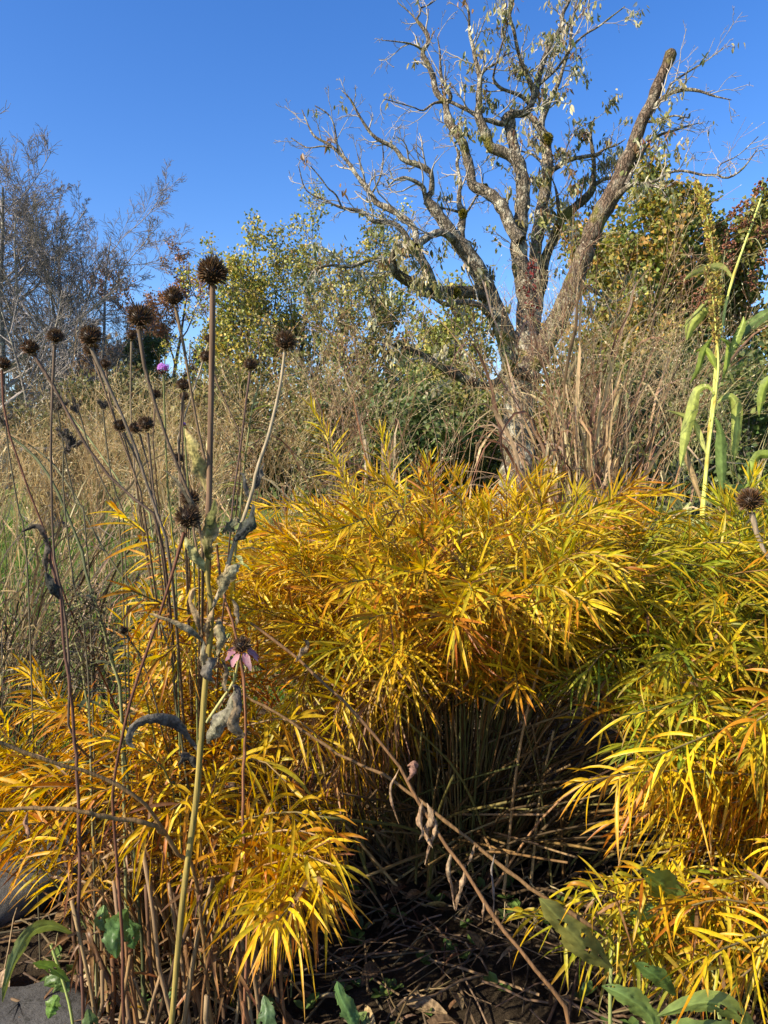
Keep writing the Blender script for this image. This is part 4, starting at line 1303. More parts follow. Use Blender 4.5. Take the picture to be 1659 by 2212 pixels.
# ------------------------------------------------------------------ coneflowers
def spiny_head(r, c, rad, axis=(0, 0, 1), rust=.3, spines=230, flat=1.0):
    """centre c, rad = overall radius incl. spines"""
    ax = nrm(np.asarray(axis, float))
    mb = MB()
    # cone
    n = 14
    m = 9
    e1 = nrm(np.cross(ax, [0.2, 1, .1]))
    e2 = np.cross(ax, e1)
    rc = rad * .62
    V = []
    for i in range(m):
        a = math.pi * i / (m - 1)
        for j in range(n):
            th = 2 * math.pi * j / n
            V.append(c + (e1 * math.cos(th) + e2 * math.sin(th)) * rc * math.sin(a) + ax * rc * flat * math.cos(a))
    idx = np.arange(m * n).reshape(m, n)
    q = np.stack([idx[:-1], np.roll(idx, -1, 1)[:-1], np.roll(idx, -1, 1)[1:], idx[1:]], -1)
    mb.add(V, q, None, (.03, .018, .010))
    k = np.arange(spines) + .5
    z = 1 - k / spines * 1.72
    th = k * 2.39996
    rr = np.sqrt(np.maximum(0, 1 - z * z))
    d = (e1 * (rr * np.cos(th))[:, None] + e2 * (rr * np.sin(th))[:, None] + ax * (z * flat)[:, None])
    p0 = c + d * rc * .9
    hole = nrm(r.normal(size=3))
    shed = (d @ hole > r.uniform(.75, 1.0)) | (r.uniform(0, 1, spines) < .06)
    bias = 1 + .16 * (d @ nrm(r.normal(size=3)))
    dd = nrm(d + ax * .35 + r.normal(0, .15, (spines, 3)))
    Ls = rad * r.uniform(.38, .56, spines) * bias * np.where(shed, .35, 1)
    P = np.stack([p0, p0 + dd * (Ls * .5)[:, None], p0 + dd * Ls[:, None]], 1)
    R = rad * .042 * np.array([.8, 1.1, .1])[None] * r.uniform(.7, 1.25, (spines, 1))
    lo = pal(r, spines, [(.03, .018, .011), (.055, .03, .015)], None, .2)
    hi = pal(r, spines, [(.075, .042, .022), (.16, .08, .03), (.22, .15, .085)], [2, 1 + 3 * rust, 1.0], .2)
    tubes(mb, P, R, 3, np.stack([lo, lo * .5 + hi * .5, hi], 1))
    return mb


def ragged_bracts(mb, r, c, rad, ax):
    n = 12
    ax = nrm(np.asarray(ax, float))
    e1 = nrm(np.cross(ax, [0.2, 1, .1]))
    e2 = np.cross(ax, e1)
    th = np.arange(n) * 2 * np.pi / n + r.normal(0, .2, n)
    o = e1 * np.cos(th)[:, None] + e2 * np.sin(th)[:, None]
    P = np.stack([c - ax * rad * .62 + o * rad * .1, c - ax * rad * .66 + o * rad * .4, c - ax * rad * r.uniform(.7, 1.0, (n, 1)) + o * rad * .55], 1)
    S = np.repeat(np.cross(ax, o)[:, None], 3, 1)
    ribbons(mb, P, S, np.tile(rad * .09 * np.array([1, 1, .1]), (n, 1)), pal(r, n, [(.07, .05, .03), (.12, .09, .05)]))


STEMC = (.13, .085, .05)


def stalk(mb, pts, w, col, K=16, s=7, taper=.75):
    P = spline(uvs(pts), K)
    y = np.linspace(pts[0][2], pts[-1][2], K)
    R = w * .5 * y / FPX * np.linspace(taper, 1, K)
    tubes(mb, P[None], R[None], s, col)
    return P


def coneflower(label, seed, head, diam, pts, y, w=7, rust=.3, col=STEMC, yend=None, spines=230, ground=True):
    r = np.random.default_rng(seed)
    ye = y if yend is None else yend
    P3 = [(p[0], p[1], y + (ye - y) * i / max(1, len(pts) - 1)) for i, p in enumerate(pts)]
    W = [at(*p) for p in P3]
    if ground:
        last, prev = W[-1], W[-2]
        dv = nrm(last - prev)
        uu, vv, _ = proj(last)
        yf = max(1.5, last[1] + .35)
        f0 = at(430 + .2 * (float(uu) - 430) if float(uu) < 700 else float(uu), 1900, yf)
        foot = np.array([f0[0], yf, BED])
        if last[2] > BED + .2:
            W = W + [last * .5 + foot * .5 + [0, 0, .06], foot]
        else:
            W = W + [np.array([last[0], last[1] + .02, BED])]
    t = thing("coneflower", label, "coneflower", (W[-1][0], W[-1][1], W[-1][2]), "dried coneflowers")
    K = 26
    P = spline(np.array(W), K)
    mb = MB()
    R = px(w, y) * .5 * np.linspace(.8, 1.05, K)
    R[0] *= 1.5
    R[1] *= 1.2
    tubes(mb, P[None], R[None], 8, col)
    mb.build("stem", M_HAIRY, t)
    c = at(head[0], head[1], y)
    ax = nrm(nrm(P[0] - P[3]) + [0, 0, .6])
    rad = px(diam, y) * .5
    mb = spiny_head(r, c, rad, ax, rust, spines)
    ragged_bracts(mb, r, c, rad, ax)
    mb.build("seed_head", M_SPINE, t, smooth=False)
    return t


coneflower("dark domed seed head second tallest of the group, on a bent stalk", 602, (301, 686), 60, [(300, 712), (310, 784), (330, 854), (350, 924), (380, 994), (405, 1064), (425, 1110), (438, 1190)], .98, 8, .1, (.1, .07, .045))
coneflower("rusty seed head just left of and below the tallest one", 603, (375, 643), 48, [(379, 664), (400, 764), (420, 889), (440, 979), (450, 1064), (455, 1160)], 1.0, 6.5, .9, (.15, .1, .055))
coneflower("spiky brown seed head with a smaller one right behind it", 604, (194, 727), 54, [(197, 752), (225, 814), (260, 889), (295, 974), (320, 1054), (345, 1128), (370, 1230)], 1.02, 7.5, .4, (.13, .1, .07))
coneflower("small rust seed head half hidden behind a larger brown one", 605, (196, 754), 36, [(200, 768), (222, 830), (252, 920), (285, 1010), (310, 1100)], 1.12, 5, .9)
coneflower("brown seed head on the straightest, most upright stalk at left", 606, (120, 727), 40, [(118, 745), (112, 864), (110, 964), (111, 1025), (113, 1133), (121, 1241), (138, 1295), (143, 1349), (151, 1457), (160, 1600)], 1.05, 6, .4, (.11, .075, .05))
coneflower("small rust seed head on a stalk leaning far to the left", 607, (66, 752), 40, [(73, 767), (110, 824), (150, 899), (200, 984), (250, 1044), (305, 1094), (350, 1170)], 1.05, 7, .9, (.1, .065, .045))
coneflower("seed head cut by the left picture edge", 608, (8, 787), 32, [(4, 800), (10, 900), (35, 980), (55, 1040), (75, 1094), (105, 1168), (140, 1290)], 1.1, 5, .4, (.12, .05, .03))
coneflower("tiny dark seed head below the spiky brown pair", 609, (227, 787), 26, [(229, 800), (235, 850), (255, 930), (290, 1020)], 1.2, 4, .3)
coneflower("small seed head tucked below the dark domed one", 610, (286, 724), 28, [(284, 738), (282, 894), (290, 1000), (300, 1100)], 1.25, 4, .4, (.2, .15, .09))
coneflower("left one of three low seed heads close together", 611, (260, 920), 32, [(267, 934), (295, 990), (320, 1054), (340, 1120)], 1.1, 4.5, .3)
coneflower("middle one of three low seed heads close together", 612, (293, 925), 32, [(302, 938), (318, 1000), (330, 1080)], 1.14, 4, .3)
coneflower("largest and darkest of three low seed heads close together", 613, (316, 916), 38, [(319, 935), (327, 1014), (332, 1064), (345, 1150)], 1.08, 5, .15, (.1, .07, .045))
coneflower("seed head level with the purple flower, just right of it", 614, (396, 832), 32, [(396, 846), (392, 900), (388, 940), (387, 1014), (400, 1100)], 1.1, 5, .3)
coneflower("shaggy small seed head directly under another one", 615, (398, 857), 24, [(397, 868), (394, 930), (396, 1010), (405, 1090)], 1.16, 4, .3)
coneflower("small seed head on a thin stalk left of the lone one at right", 616, (541, 788), 32, [(540, 803), (530, 880), (520, 964), (505, 1064), (495, 1180)], 1.1, 4.5, .3, (.1, .06, .045))
coneflower("faint seed head peeking out left of the tallest stalk", 617, (452, 732), 24, [(449, 744), (425, 824), (395, 910), (385, 980)], 1.3, 4, .3, (.32, .26, .17))
coneflower("pinkish brown seed head half hidden by the tallest stalk", 618, (446, 770), 32, [(452, 785), (480, 854), (505, 914), (520, 1000)], 1.3, 4, .6)
coneflower("broad black seed head low beside the withered leaves on a long red stalk", 619, (405, 1120), 62, [(398, 1150), (370, 1247), (340, 1342), (300, 1457), (275, 1542), (250, 1662), (243, 1725), (247, 1790), (255, 1893), (265, 2043), (266, 2180)], .93, 7.5, .1, (.12, .05, .028), yend=.95, spines=320)
coneflower("dark seed head just behind the broad black one", 620, (410, 1078), 46, [(412, 1098), (420, 1160), (430, 1240)], 1.0, 5, .1)
coneflower("tiny black seed head over the lawn near the golden sprays", 621, (267, 1362), 24, [(273, 1372), (305, 1422), (335, 1512), (350, 1580)], 1.1, 4, .05, (.06, .05, .03))
coneflower("pale straw seed head alone at the right picture edge", 622, (1620, 1083), 60, [(1624, 1108), (1634, 1150), (1650, 1190), (1672, 1250)], 1.3, 11, 1.5, (.27, .21, .14), spines=260)
coneflower("dim seed head low among stems left of the pale withered leaf", 623, (385, 990), 26, [(386, 1002), (390, 1060), (398, 1120)], 1.15, 4, .2)
coneflower("faint seed head between the domed and the straight stalks", 624, (336, 852), 26, [(335, 864), (332, 930), (335, 1010)], 1.25, 3.5, .4)


def wleaf(parent, pts, w, col, seed, roll=0.0, twist=1.0, curl=.8, mat=None, name="leaf", edge=.22, K=26, J=8, col2=None, tip=.1, wave=1.3, rag=.06, bite=0.0, rib=0.0):
    """a withered leaf along a spine of picture points; w = full width in picture pixels"""
    r = np.random.default_rng(seed)
    P = spline(uvs(pts), K)
    yy = np.mean([p[2] for p in pts])
    T = nrm(np.gradient(P, axis=0))
    view = nrm(P - np.array([0, 0, CAM_Z]))
    S0 = nrm(np.cross(T, view))
    N0 = nrm(np.cross(S0, T))
    s = np.linspace(0, 1, K)
    ang = roll + twist * (s - .3)
    S = S0 * np.cos(ang)[:, None] + N0 * np.sin(ang)[:, None]
    N = np.cross(S, T)
    half = px(w * (.88 if mat is None else 1), yy) * .5 * np.interp(s, [0, .1, .35, .65, .9, 1], [.15, .4, 1, .95, .45, tip])
    V = []
    C = []
    col = np.asarray(col, float)
    col2 = col * .55 if col2 is None else np.asarray(col2, float)
    ph = r.uniform(0, 6, 2)
    for k in range(K):
        for j in range(J + 1):
            x = (j / J - .5) * 2
            a = curl * abs(x) * (0.6 + .4 * s[k])
            wob = 1 + edge * math.sin(9 * s[k] * 2 + ph[0] + (1.7 if x > 0 else 0)) * abs(x) + r.normal(0, .04)
            lift = half[k] * abs(x) * math.sin(a) * .9 + wave * half[k] * .24 * math.sin(s[k] * 14 + ph[1] + x * 1.5) * abs(x) + (half[k] * .10 * math.sin(x * 11 + s[k] * 6 + ph[0]) if rag > .05 else 0) - half[k] * .12 * (abs(x) < .2)
            V.append(P[k] + S[k] * x * half[k] * math.cos(a * .8) * wob + N[k] * lift + r.normal(0, rag, 3) * half[k])
            f = np.clip(abs(x) ** 2 * .8 + r.normal(0, .15) + .25 * math.sin(s[k] * 7 + ph[0]), 0, 1)
            cv = col * (1 - f) + col2 * f
            if rib:
                cv = cv * (1 + rib * (abs(x) < .13) + rib * .3 * (abs(math.sin(s[k] * 30 + abs(x) * 5)) > .9))
            C.append(cv)
    idx = np.arange(K * (J + 1)).reshape(K, J + 1)
    q = np.stack([idx[:-1, :-1], idx[:-1, 1:], idx[1:, 1:], idx[1:, :-1]], -1).reshape(-1, 4)
    if bite:
        keep = np.ones((K - 1, J), bool)
        for _ in range(int(bite)):
            ck, cj, cr = r.uniform(3, K - 2), r.choice([0, J - 1, r.uniform(1, J - 1)]), r.uniform(.6, 1.5)
            kk, jj = np.meshgrid(np.arange(K - 1), np.arange(J), indexing='ij')
            keep &= ((kk - ck) ** 2 * .8 + (jj - cj) ** 2) > cr ** 2
        q = q[keep.ravel()]
    mb = MB()
    mb.add(np.array(V), q, None, np.array(C))
    return mb.build(name, mat or M_WITHER, parent)


GREY = (.37, .265, .14)
OLG = (.38, .33, .12)
DKG = (.11, .085, .06)


def main_coneflower():
    r = np.random.default_rng(601)
    y = .95
    foot = at(345, 2420, .98)
    t = thing("coneflower", "tallest coneflower with a thick yellowish stem, withered grey leaves and one pink bloom", "coneflower", (foot[0], foot[1], BED), "dried coneflowers")
    foot[2] = BED
    mb = MB()
    W = [at(u, v, y) for u, v in ((452, 1190), (447, 1237), (457, 1312), (455, 1372), (445, 1462), (435, 1587), (425, 1718), (410, 1830), (395, 1943), (382, 2080), (370, 2212))] + [foot]
    P = spline(np.array(W), 40)
    R = px(1, y) * .5 * np.interp(np.linspace(0, 1, 40), [0, .2, .5, 1], [9, 13, 14, 11.5]) * (1 + .03 * np.sin(np.arange(40) * 2.1))
    tubes(mb, P[None], R[None], 10, (.25, .19, .05))
    mb.build("main_stem", M_HAIRY, t)
    mb = MB()
    p = stalk(mb, [(459, 616, y), (459, 640, y), (458, 760, y), (455, 900, y), (452, 1060, y), (450, 1112, y), (452, 1200, y)], 13, (.14, .085, .05), 22, 9, .95)
    mb.build("stem", M_HAIRY, t)
    mb = spiny_head(r, at(458, 590, y), px(36.5, y), (0, 0, 1), .25, 330, 1.02)
    ragged_bracts(mb, r, at(458, 590, y), px(36, y), (0, 0, 1))
    mb.build("seed_head", M_SPINE, t, smooth=False)
    mb = MB()
    stalk(mb, [(615, 760, y + .02), (605, 834, y + .02), (580, 940, y + .01), (555, 1014, y), (545, 1062, y), (520, 1137, y), (505, 1177, y), (480, 1262, y), (460, 1310, y)], 9, (.30, .24, .15), 24, 8, .7)
    mb.build("stem", M_HAIRY, t)
    mb = spiny_head(r, at(616, 738, y + .02), px(25.5, y), (.12, 0, 1), .5, 250)
    ragged_bracts(mb, r, at(616, 738, y + .02), px(25, y), (.1, 0, 1))
    mb.build("seed_head", M_SPINE, t, smooth=False)
    # pink bloom
    c = at(522, 1394, y - .02)
    ax = nrm(np.array([.12, -.35, 1]))
    mb = MB()
    stalk(mb, [(518, 1415, y - .02), (512, 1440, y - .01), (503, 1475, y), (473, 1520, y), (446, 1560, y)], 7, (.36, .33, .12), 14, 7, .8)
    mb.build("stem", M_HAIRY, t)
    fl = spiny_head(r, c, px(23, y), ax, .8, 170, .9).build("flower_cone", M_SPINE, t, smooth=False)
    e1 = nrm(np.cross(ax, [0, 1, 0.2]))
    e2 = np.cross(ax, e1)
    for i in range(11):
        th = i * 2 * math.pi / 11 + r.normal(0, .2)
        o = e1 * math.cos(th) + e2 * math.sin(th)
        L = px(r.uniform(26, 42), y)
        K = 7
        q = np.linspace(0, 1, K)
        Pp = c - ax * px(12, y) + o * px(13, y) + o[None] * (L * .82 * q)[:, None] + np.array([0, 0, -1]) * (L * (.25 * q + .30 * q ** 2))[:, None] + r.normal(0, .0006, (K, 3))
        S = np.repeat(nrm(np.cross(o, ax))[None], K, 0)
        Wd = px(13, y) * .5 * np.array([.5, .8, 1, 1, .95, .75, .3])
        mb = MB()
        pc = pal(r, 1, [(.52, .27, .30), (.60, .38, .38), (.42, .20, .24)], None, .1)[0]
        ribbons(mb, Pp[None], S[None], Wd[None], pc[None, None] * np.linspace(1, .8, K)[None, :, None], .3)
        mb.build("petal", M_PETAL, fl)
    # withered leaves
    wl = [
        ([(449, 1066, y), (436, 1030, y), (422, 990, y - .01), (408, 950, y - .01), (399, 926, y)], 36, OLG, GREY, .2, .7, .5),
        ([(453, 1212, y), (446, 1180, y - .02), (450, 1140, y - .02), (458, 1105, y - .02), (463, 1078, y - .01)], 42, (.13, .14, .04), GREY, .25, .5, .8),
        ([(444, 1236, y), (430, 1215, y - .01), (413, 1192, y - .015), (403, 1172, y - .01), (398, 1160, y)], 26, (.33, .33, .15), OLG, .2, .5, .5),
        ([(505, 1172, y), (515, 1160, y - .01), (530, 1140, y - .02), (541, 1115, y - .02), (546, 1088, y - .01)], 34, (.045, .048, .05), (.09, .1, .06), .3, .8, .8),
        ([(478, 1292, y), (484, 1262, y - .015), (496, 1240, y - .02), (509, 1226, y - .015), (519, 1220, y)], 38, (.31, .29, .17), GREY, -.2, .5, .6),
        ([(437, 1372, y), (425, 1345, y - .02), (414, 1320, y - .02), (408, 1295, y - .02), (415, 1274, y - .02), (432, 1268, y)], 22, GREY, DKG, .5, 3.0, 1.2),
        ([(452, 1385, y), (446, 1362, y - .01), (449, 1335, y - .02), (462, 1312, y - .02)], 24, GREY, DKG, .3, 1.5, 1.1),
        ([(472, 1334, y), (474, 1352, y - .015), (482, 1378, y - .02), (478, 1400, y - .02), (470, 1418, y - .02)], 34, (.25, .22, .12), GREY, .2, 1.0, .9),
        ([(448, 1398, y), (430, 1378, y - .01), (405, 1364, y - .02), (370, 1345, y - .02), (340, 1334, y - .02), (322, 1326, y - .01)], 22, (.17, .16, .11), GREY, .6, 2.0, 1.1),
        ([(443, 1452, y), (440, 1430, y - .015), (437, 1408, y - .02), (440, 1385, y - .01)], 22, (.2, .19, .13), GREY, .1, .6, .9),
        ([(449, 1607, y), (462, 1580, y - .015), (480, 1550, y - .02), (498, 1522, y - .02), (506, 1492, y - .02)], 46, (.28, .26, .17), (.17, .15, .13), .1, .8, .7),
        ([(500, 1478, y), (512, 1490, y - .015), (520, 1530, y - .03), (514, 1565, y - .03), (528, 1590, y - .02), (505, 1600, y - .03)], 42, (.09, .08, .07), GREY, .6, 2.5, 1.4),
        ([(470, 1420, y), (462, 1430, y - .02), (456, 1455, y - .03), (465, 1475, y - .02)], 40, (.2, .18, .14), DKG, .5, 2.0, 1.4),
        ([(427, 1622, y), (412, 1603, y), (392, 1583, y - .01), (362, 1566, y - .02), (330, 1558, y - .03), (298, 1570, y - .03), (284, 1600, y - .03), (292, 1615, y - .02)], 44, (.07, .065, .06), (.24, .21, .16), .9, 1.2, 1.3),
        ([(425, 1660, y + .03), (405, 1640, y + .03), (385, 1655, y + .02)], 30, (.05, .045, .035), DKG, .5, 1.0, 1.2),
        ([(500, 1295, y), (512, 1310, y), (516, 1335, y - .01), (510, 1352, y - .01)], 20, (.16, .13, .09), GREY, .4, 3.0, 1.2),
        ([(477, 1425, y), (492, 1450, y), (488, 1480, y), (496, 1510, y)], 18, (.14, .12, .09), GREY, .4, 4.0, 1.2),
        ([(480, 1150, y), (500, 1132, y - .01), (510, 1120, y - .01), (518, 1130, y - .01)], 30, (.1, .11, .07), GREY, .4, .6, .6),
        ([(432, 1140, y), (415, 1100, y), (395, 1062, y), (370, 1030, y), (352, 1015, y)], 18, (.08, .07, .05), (.25, .22, .14), .6, 2.5, 1.2),
        ([(545, 1062, y), (556, 1040, y), (560, 1018, y), (570, 1000, y)], 20, (.07, .065, .06), (.2, .18, .14), .3, 1.2, 1.1),
        ([(540, 1080, y), (530, 1060, y), (524, 1030, y), (516, 1020, y)], 16, (.05, .05, .05), (.16, .15, .12), .5, 1.5, 1.2),
    ]
    for i, (pts, w, c1, c2, roll, tw, cu) in enumerate(wl):
        wleaf(t, pts, w, c1, 6100 + i, roll, tw, cu, col2=c2)


main_coneflower()


# ------------------------------------------------------------------ purple verbena, goldenrod, dried clusters
def verbena(label, seed, u, v, size, y, pts):
    r = np.random.default_rng(seed)
    W = [at(a, b, y) for a, b in pts]
    foot = np.array([W[-1][0], W[-1][1], BED])
    t = thing("verbena", label, "flower", foot)
    mb = MB()
    P = spline(np.array(W + [foot]), 18)
    tubes(mb, P[None], np.full((1, 18), px(4, y) * .5), 5, (.14, .15, .05))
    mb.build("stem", M_STEM, t)
    c = at(u, v, y)
    rad = px(size, y) * .5
    mb = MB()
    n = 40
    q = rdir(r, n) * [1, 1, .5] - [0, 0, .35]
    pp = c + q * rad * .6
    tubes(mb, np.stack([pp, pp + nrm(q) * rad * .4], 1), np.tile([rad * .1, rad * .06], (n, 1)), 4, pal(r, n, [(.09, .03, .03), (.13, .06, .04)]))
    mb.build("calyces", M_STEM, t, 'stuff')
    for i in range(16):
        d = nrm(np.array([r.normal(-.2, .7), r.normal(-.3, .6), abs(r.normal(.5, .4))]))
        o = c + d * rad * r.uniform(.6, 1.0)
        e1 = nrm(np.cross(d, [.3, .2, 1]))
        e2 = np.cross(d, e1)
        mb = MB()
        col = pal(r, 1, [(.36, .13, .52), (.48, .2, .6), (.45, .1, .32)], None, .12)[0]
        for k in range(5):
            a = k * 2 * math.pi / 5
            f = e1 * math.cos(a) + e2 * math.sin(a)
            g = np.cross(d, f)
            L = rad * .42
            Q = np.stack([o, o + f * L * .6 + d * L * .2, o + f * L], 0)[None]
            ribbons(mb, Q, np.repeat(g[None, None], 3, 1), np.array([[.1, .32, .2]]) * L, col[None])
        mb.build("floret", M_PETAL, t)
    return t


verbena("small purple flower cluster standing above the straw grass", 631, 352, 797, 26, 1.15, [(353, 808), (355, 880), (358, 960), (365, 1100), (380, 1250)])
verbena("tiny purple bud just below the larger purple flower", 632, 397, 917, 12, 1.2, [(398, 922), (402, 990), (410, 1100), (420, 1250)])


def goldenrod(label, seed, base, top, y, colleaf, colpl, nleaf=34, leafL=.06):
    r = np.random.default_rng(seed)
    W = [at(*p, y) for p in base]
    foot = np.array([W[-1][0], W[-1][1], BED])
    t = thing("goldenrod", label, "weed", foot)
    P = spline(np.array(W + [foot]), 24)
    mb = MB()
    tubes(mb, P[None], np.linspace(.0016, .003, 24)[None], 6, (.2, .2, .08))
    mb.build("stem", M_STEM, t)
    for i in range(nleaf):
        f = r.uniform(0.5, 9.5)
        k = int(f)
        p = P[k] * (1 - f + k) + P[k + 1] * (f - k)
        a = i * 2.4
        d = nrm(np.array([math.cos(a), math.sin(a), r.uniform(.1, .6)]))
        L = leafL * r.uniform(.6, 1.15)
        q = np.linspace(0, 1, 6)
        Q = p + d[None] * (L * q)[:, None] + np.array([0, 0, -1]) * (L * .35 * q ** 2)[:, None]
        S = np.repeat(nrm(np.cross(d, UP))[None], 6, 0)
        mb = MB()
        ribbons(mb, Q[None], S[None], (L * .1 * np.array([.3, .9, 1, .8, .5, .05]))[None], pal(r, 1, colleaf, None, .15), .3)
        mb.build("leaf", M_GREEN, t)
    B1, R1 = grow(P[::-1][None], np.full((1, 24), .0015), r, 14, .78, 1.0, .9, .11, 5, -.02, .15, .6, .5, .0006)
    n = 420
    i = r.integers(0, 14, n)
    k = r.integers(1, 5, n)
    mb = MB()
    tubes(mb, B1, R1, 3, (.16, .13, .06))
    d = rdir(r, n)
    cards(mb, B1[i, k] + r.normal(0, .006, (n, 3)), d, nrm(np.cross(d, rdir(r, n))), np.full(n, .006), np.full(n, .002), pal(r, n, colpl, None, .2))
    mb.build("plume", M_SEED, t, 'stuff')


goldenrod("pale green leafy stalk with a fading plume beside the lone seed head", 641, [(560, 830), (545, 880), (535, 950), (525, 1030), (515, 1150), (505, 1300)], None, 1.35,
          [(.26, .3, .09), (.34, .36, .14), (.2, .25, .07)], [(.34, .26, .12), (.26, .18, .08), (.36, .34, .16)])
goldenrod("dark brown withered plume hanging over the lawn", 642, [(120, 1330), (165, 1310), (190, 1290), (205, 1295), (224, 1362), (243, 1443), (262, 1540)], None, 1.1,
          [(.07, .08, .03), (.1, .1, .04)], [(.06, .05, .03), (.09, .07, .045), (.12, .1, .05)], 16, .05)
goldenrod("small dark plume lower down against the lawn", 643, [(100, 1440), (140, 1400), (165, 1390), (175, 1420), (185, 1500), (195, 1600)], None, 1.15,
          [(.07, .08, .03), (.1, .1, .04)], [(.06, .05, .03), (.09, .07, .045), (.12, .1, .05)], 10, .045)


def dried_cluster(label, seed, u, v, size, y, pts, cols):
    r = np.random.default_rng(seed)
    W = [at(a, b, y) for a, b in pts]
    foot = np.array([W[-1][0], W[-1][1], BED])
    t = thing("dried_flower", label, "dried flower", foot, "dried dark flower clusters")
    mb = MB()
    P = spline(np.array(W + [foot]), 20)
    tubes(mb, P[None], np.full((1, 20), px(3.6, y) * .5), 5, (.10, .085, .05))
    mb.build("stem", M_STEM, t)
    for i in range(9):
        c = at(u + r.normal(0, size * .3), v + r.normal(0, size * .28), y + r.normal(0, .008))
        e = at(u + r.normal(0, size * .1), v + size * .55, y)
        mb = MB()
        n = 90
        d = rdir(r, n)
        ax = nrm(c - e + [0, 0, .01])
        L = px(size * .32, y)
        s = r.uniform(-1, 1, n)
        pp = c + ax[None] * (s * L * .7)[:, None] + d * (L * .3)
        cards(mb, pp, nrm(d + ax), nrm(np.cross(d, rdir(r, n))), np.full(n, L * .4), np.full(n, L * .16), pal(r, n, cols, None, .25))
        tubes(mb, np.stack([e, (e + c) * .5, c], 0)[None], np.array([[.0007, .0007, .002]]), 4, cols[0])
        mb.build("floret_cluster", M_SEED, t)


DC = [(.11, .095, .08), (.17, .15, .12), (.07, .06, .055)]
dried_cluster("dark crumpled flower cluster above the bird bath", 651, 143, 950, 36, 1.1, [(137, 975), (135, 1030), (145, 1150), (165, 1300), (190, 1450)], DC)
dried_cluster("greyish flower cluster between the leaning stalk and the brown pair", 652, 120, 870, 30, 1.2, [(124, 886), (140, 980), (160, 1080), (190, 1200)], [(.2, .17, .13), (.27, .23, .17), (.13, .11, .09)])
dried_cluster("grey flower cluster near the left picture edge", 653, 8, 905, 26, 1.25, [(12, 918), (22, 1000), (40, 1100), (60, 1250)], [(.2, .17, .13), (.27, .23, .17), (.13, .11, .09)])
dried_cluster("small dark flower cluster right of the greyish one", 654, 168, 880, 22, 1.2, [(171, 890), (190, 960), (225, 1060), (262, 1180)], DC)
dried_cluster("small brown flower cluster below the spiky brown pair", 655, 222, 872, 20, 1.2, [(222, 884), (230, 960), (245, 1060), (270, 1180)], DC)


# long bare stems crossing the lawn view and the front
def bare_stem(name, label, seed, stems, col, w, cat="stem", group=None, foot=None, mat=None, leaves=()):
    first = stems[0]
    end = at(*first[-1]) if foot is None else np.array(foot)
    t = thing(name, label, cat, end, group)
    for k, pts in enumerate(stems):
        W = [at(*p) for p in pts]
        if k == 0 and foot is not None:
            W.append(np.array(foot))
        P = spline(np.array(W), 30) + np.cumsum(np.random.default_rng(seed + k).normal(0, .0012, (30, 3)), 0)
        mb = MB()
        R = px(w, np.mean([p[2] for p in pts])) * .5 * np.linspace(.75, 1.1, 30) * (1 + .05 * np.sin(np.arange(30) * 1.9) + .22 * (np.arange(30) % 5 == 2))
        tubes(mb, P[None], R[None], 8, np.asarray(col), cap=True)
        mb.build("stem", mat or M_HAIRY, t)
    for i, (pts, lw, c1, c2, roll, tw, cu) in enumerate(leaves):
        wleaf(t, pts, lw, c1, seed * 10 + i, roll, tw, cu, col2=c2)
    return t


BRN = (.26, .15, .08)
LBR = (.36, .25, .15)
f1 = at(1270, 2300, .88)
bare_stem("dead_stalk", "long leaning dead stalk with curled brown leaves, crossing to the bottom edge", 701,
          [[(540, 1347, 1.06), (600, 1390, 1.05), (690, 1470, 1.03), (760, 1540, 1.01), (830, 1613, 1.0), (875, 1673, .99), (920, 1743, .98), (965, 1808, .97), (1015, 1878, .95), (1060, 1958, .93), (1110, 2033, .91), (1170, 2113, .89), (1230, 2212, .88)]],
          (.16, .085, .036), 8.5, "stalk", foot=(f1[0], f1[1] + .02, BED),
          leaves=[([(880, 1655, .98), (893, 1650, .97), (895, 1670, .96), (880, 1690, .96)], 26, (.3, .17, .12), (.16, .09, .06), .4, 1.5, 1.2),
                  ([(912, 1730, .98), (908, 1770, .97), (915, 1800, .96), (905, 1815, .96)], 20, LBR, BRN, .3, 2.0, 1.1),
                  ([(922, 1735, .98), (930, 1770, .97), (922, 1800, .97), (935, 1832, .96)], 24, LBR, BRN, -.3, 1.5, 1.1),
                  ([(935, 1760, .98), (942, 1790, .97), (930, 1830, .97), (918, 1868, .96)], 16, LBR, BRN, .3, 2.5, 1.1),
                  ([(975, 1830, .97), (970, 1880, .96), (978, 1915, .96), (982, 1965, .95)], 16, (.33, .25, .16), BRN, .3, 3.0, 1.1),
                  ([(1005, 1868, .96), (1000, 1910, .95), (990, 1950, .95), (985, 1968, .95)], 18, LBR, BRN, .2, 2.0, 1.2),
                  ([(1045, 1935, .94), (1046, 1960, .93), (1042, 1995, .93)], 8, LBR, BRN, .2, 2.0, 1.0),
                  ([(862, 1660, 1.0), (845, 1700, .99), (850, 1740, .98), (862, 1780, .98)], 10, LBR, BRN, .2, 3.0, 1.0),
                  ([(640, 1430, 1.03), (650, 1410, 1.02), (662, 1395, 1.01), (655, 1380, 1.0)], 22, (.38, .28, .17), BRN, .3, 1.5, 1.2)])
f2 = at(1300, 2010, .96)
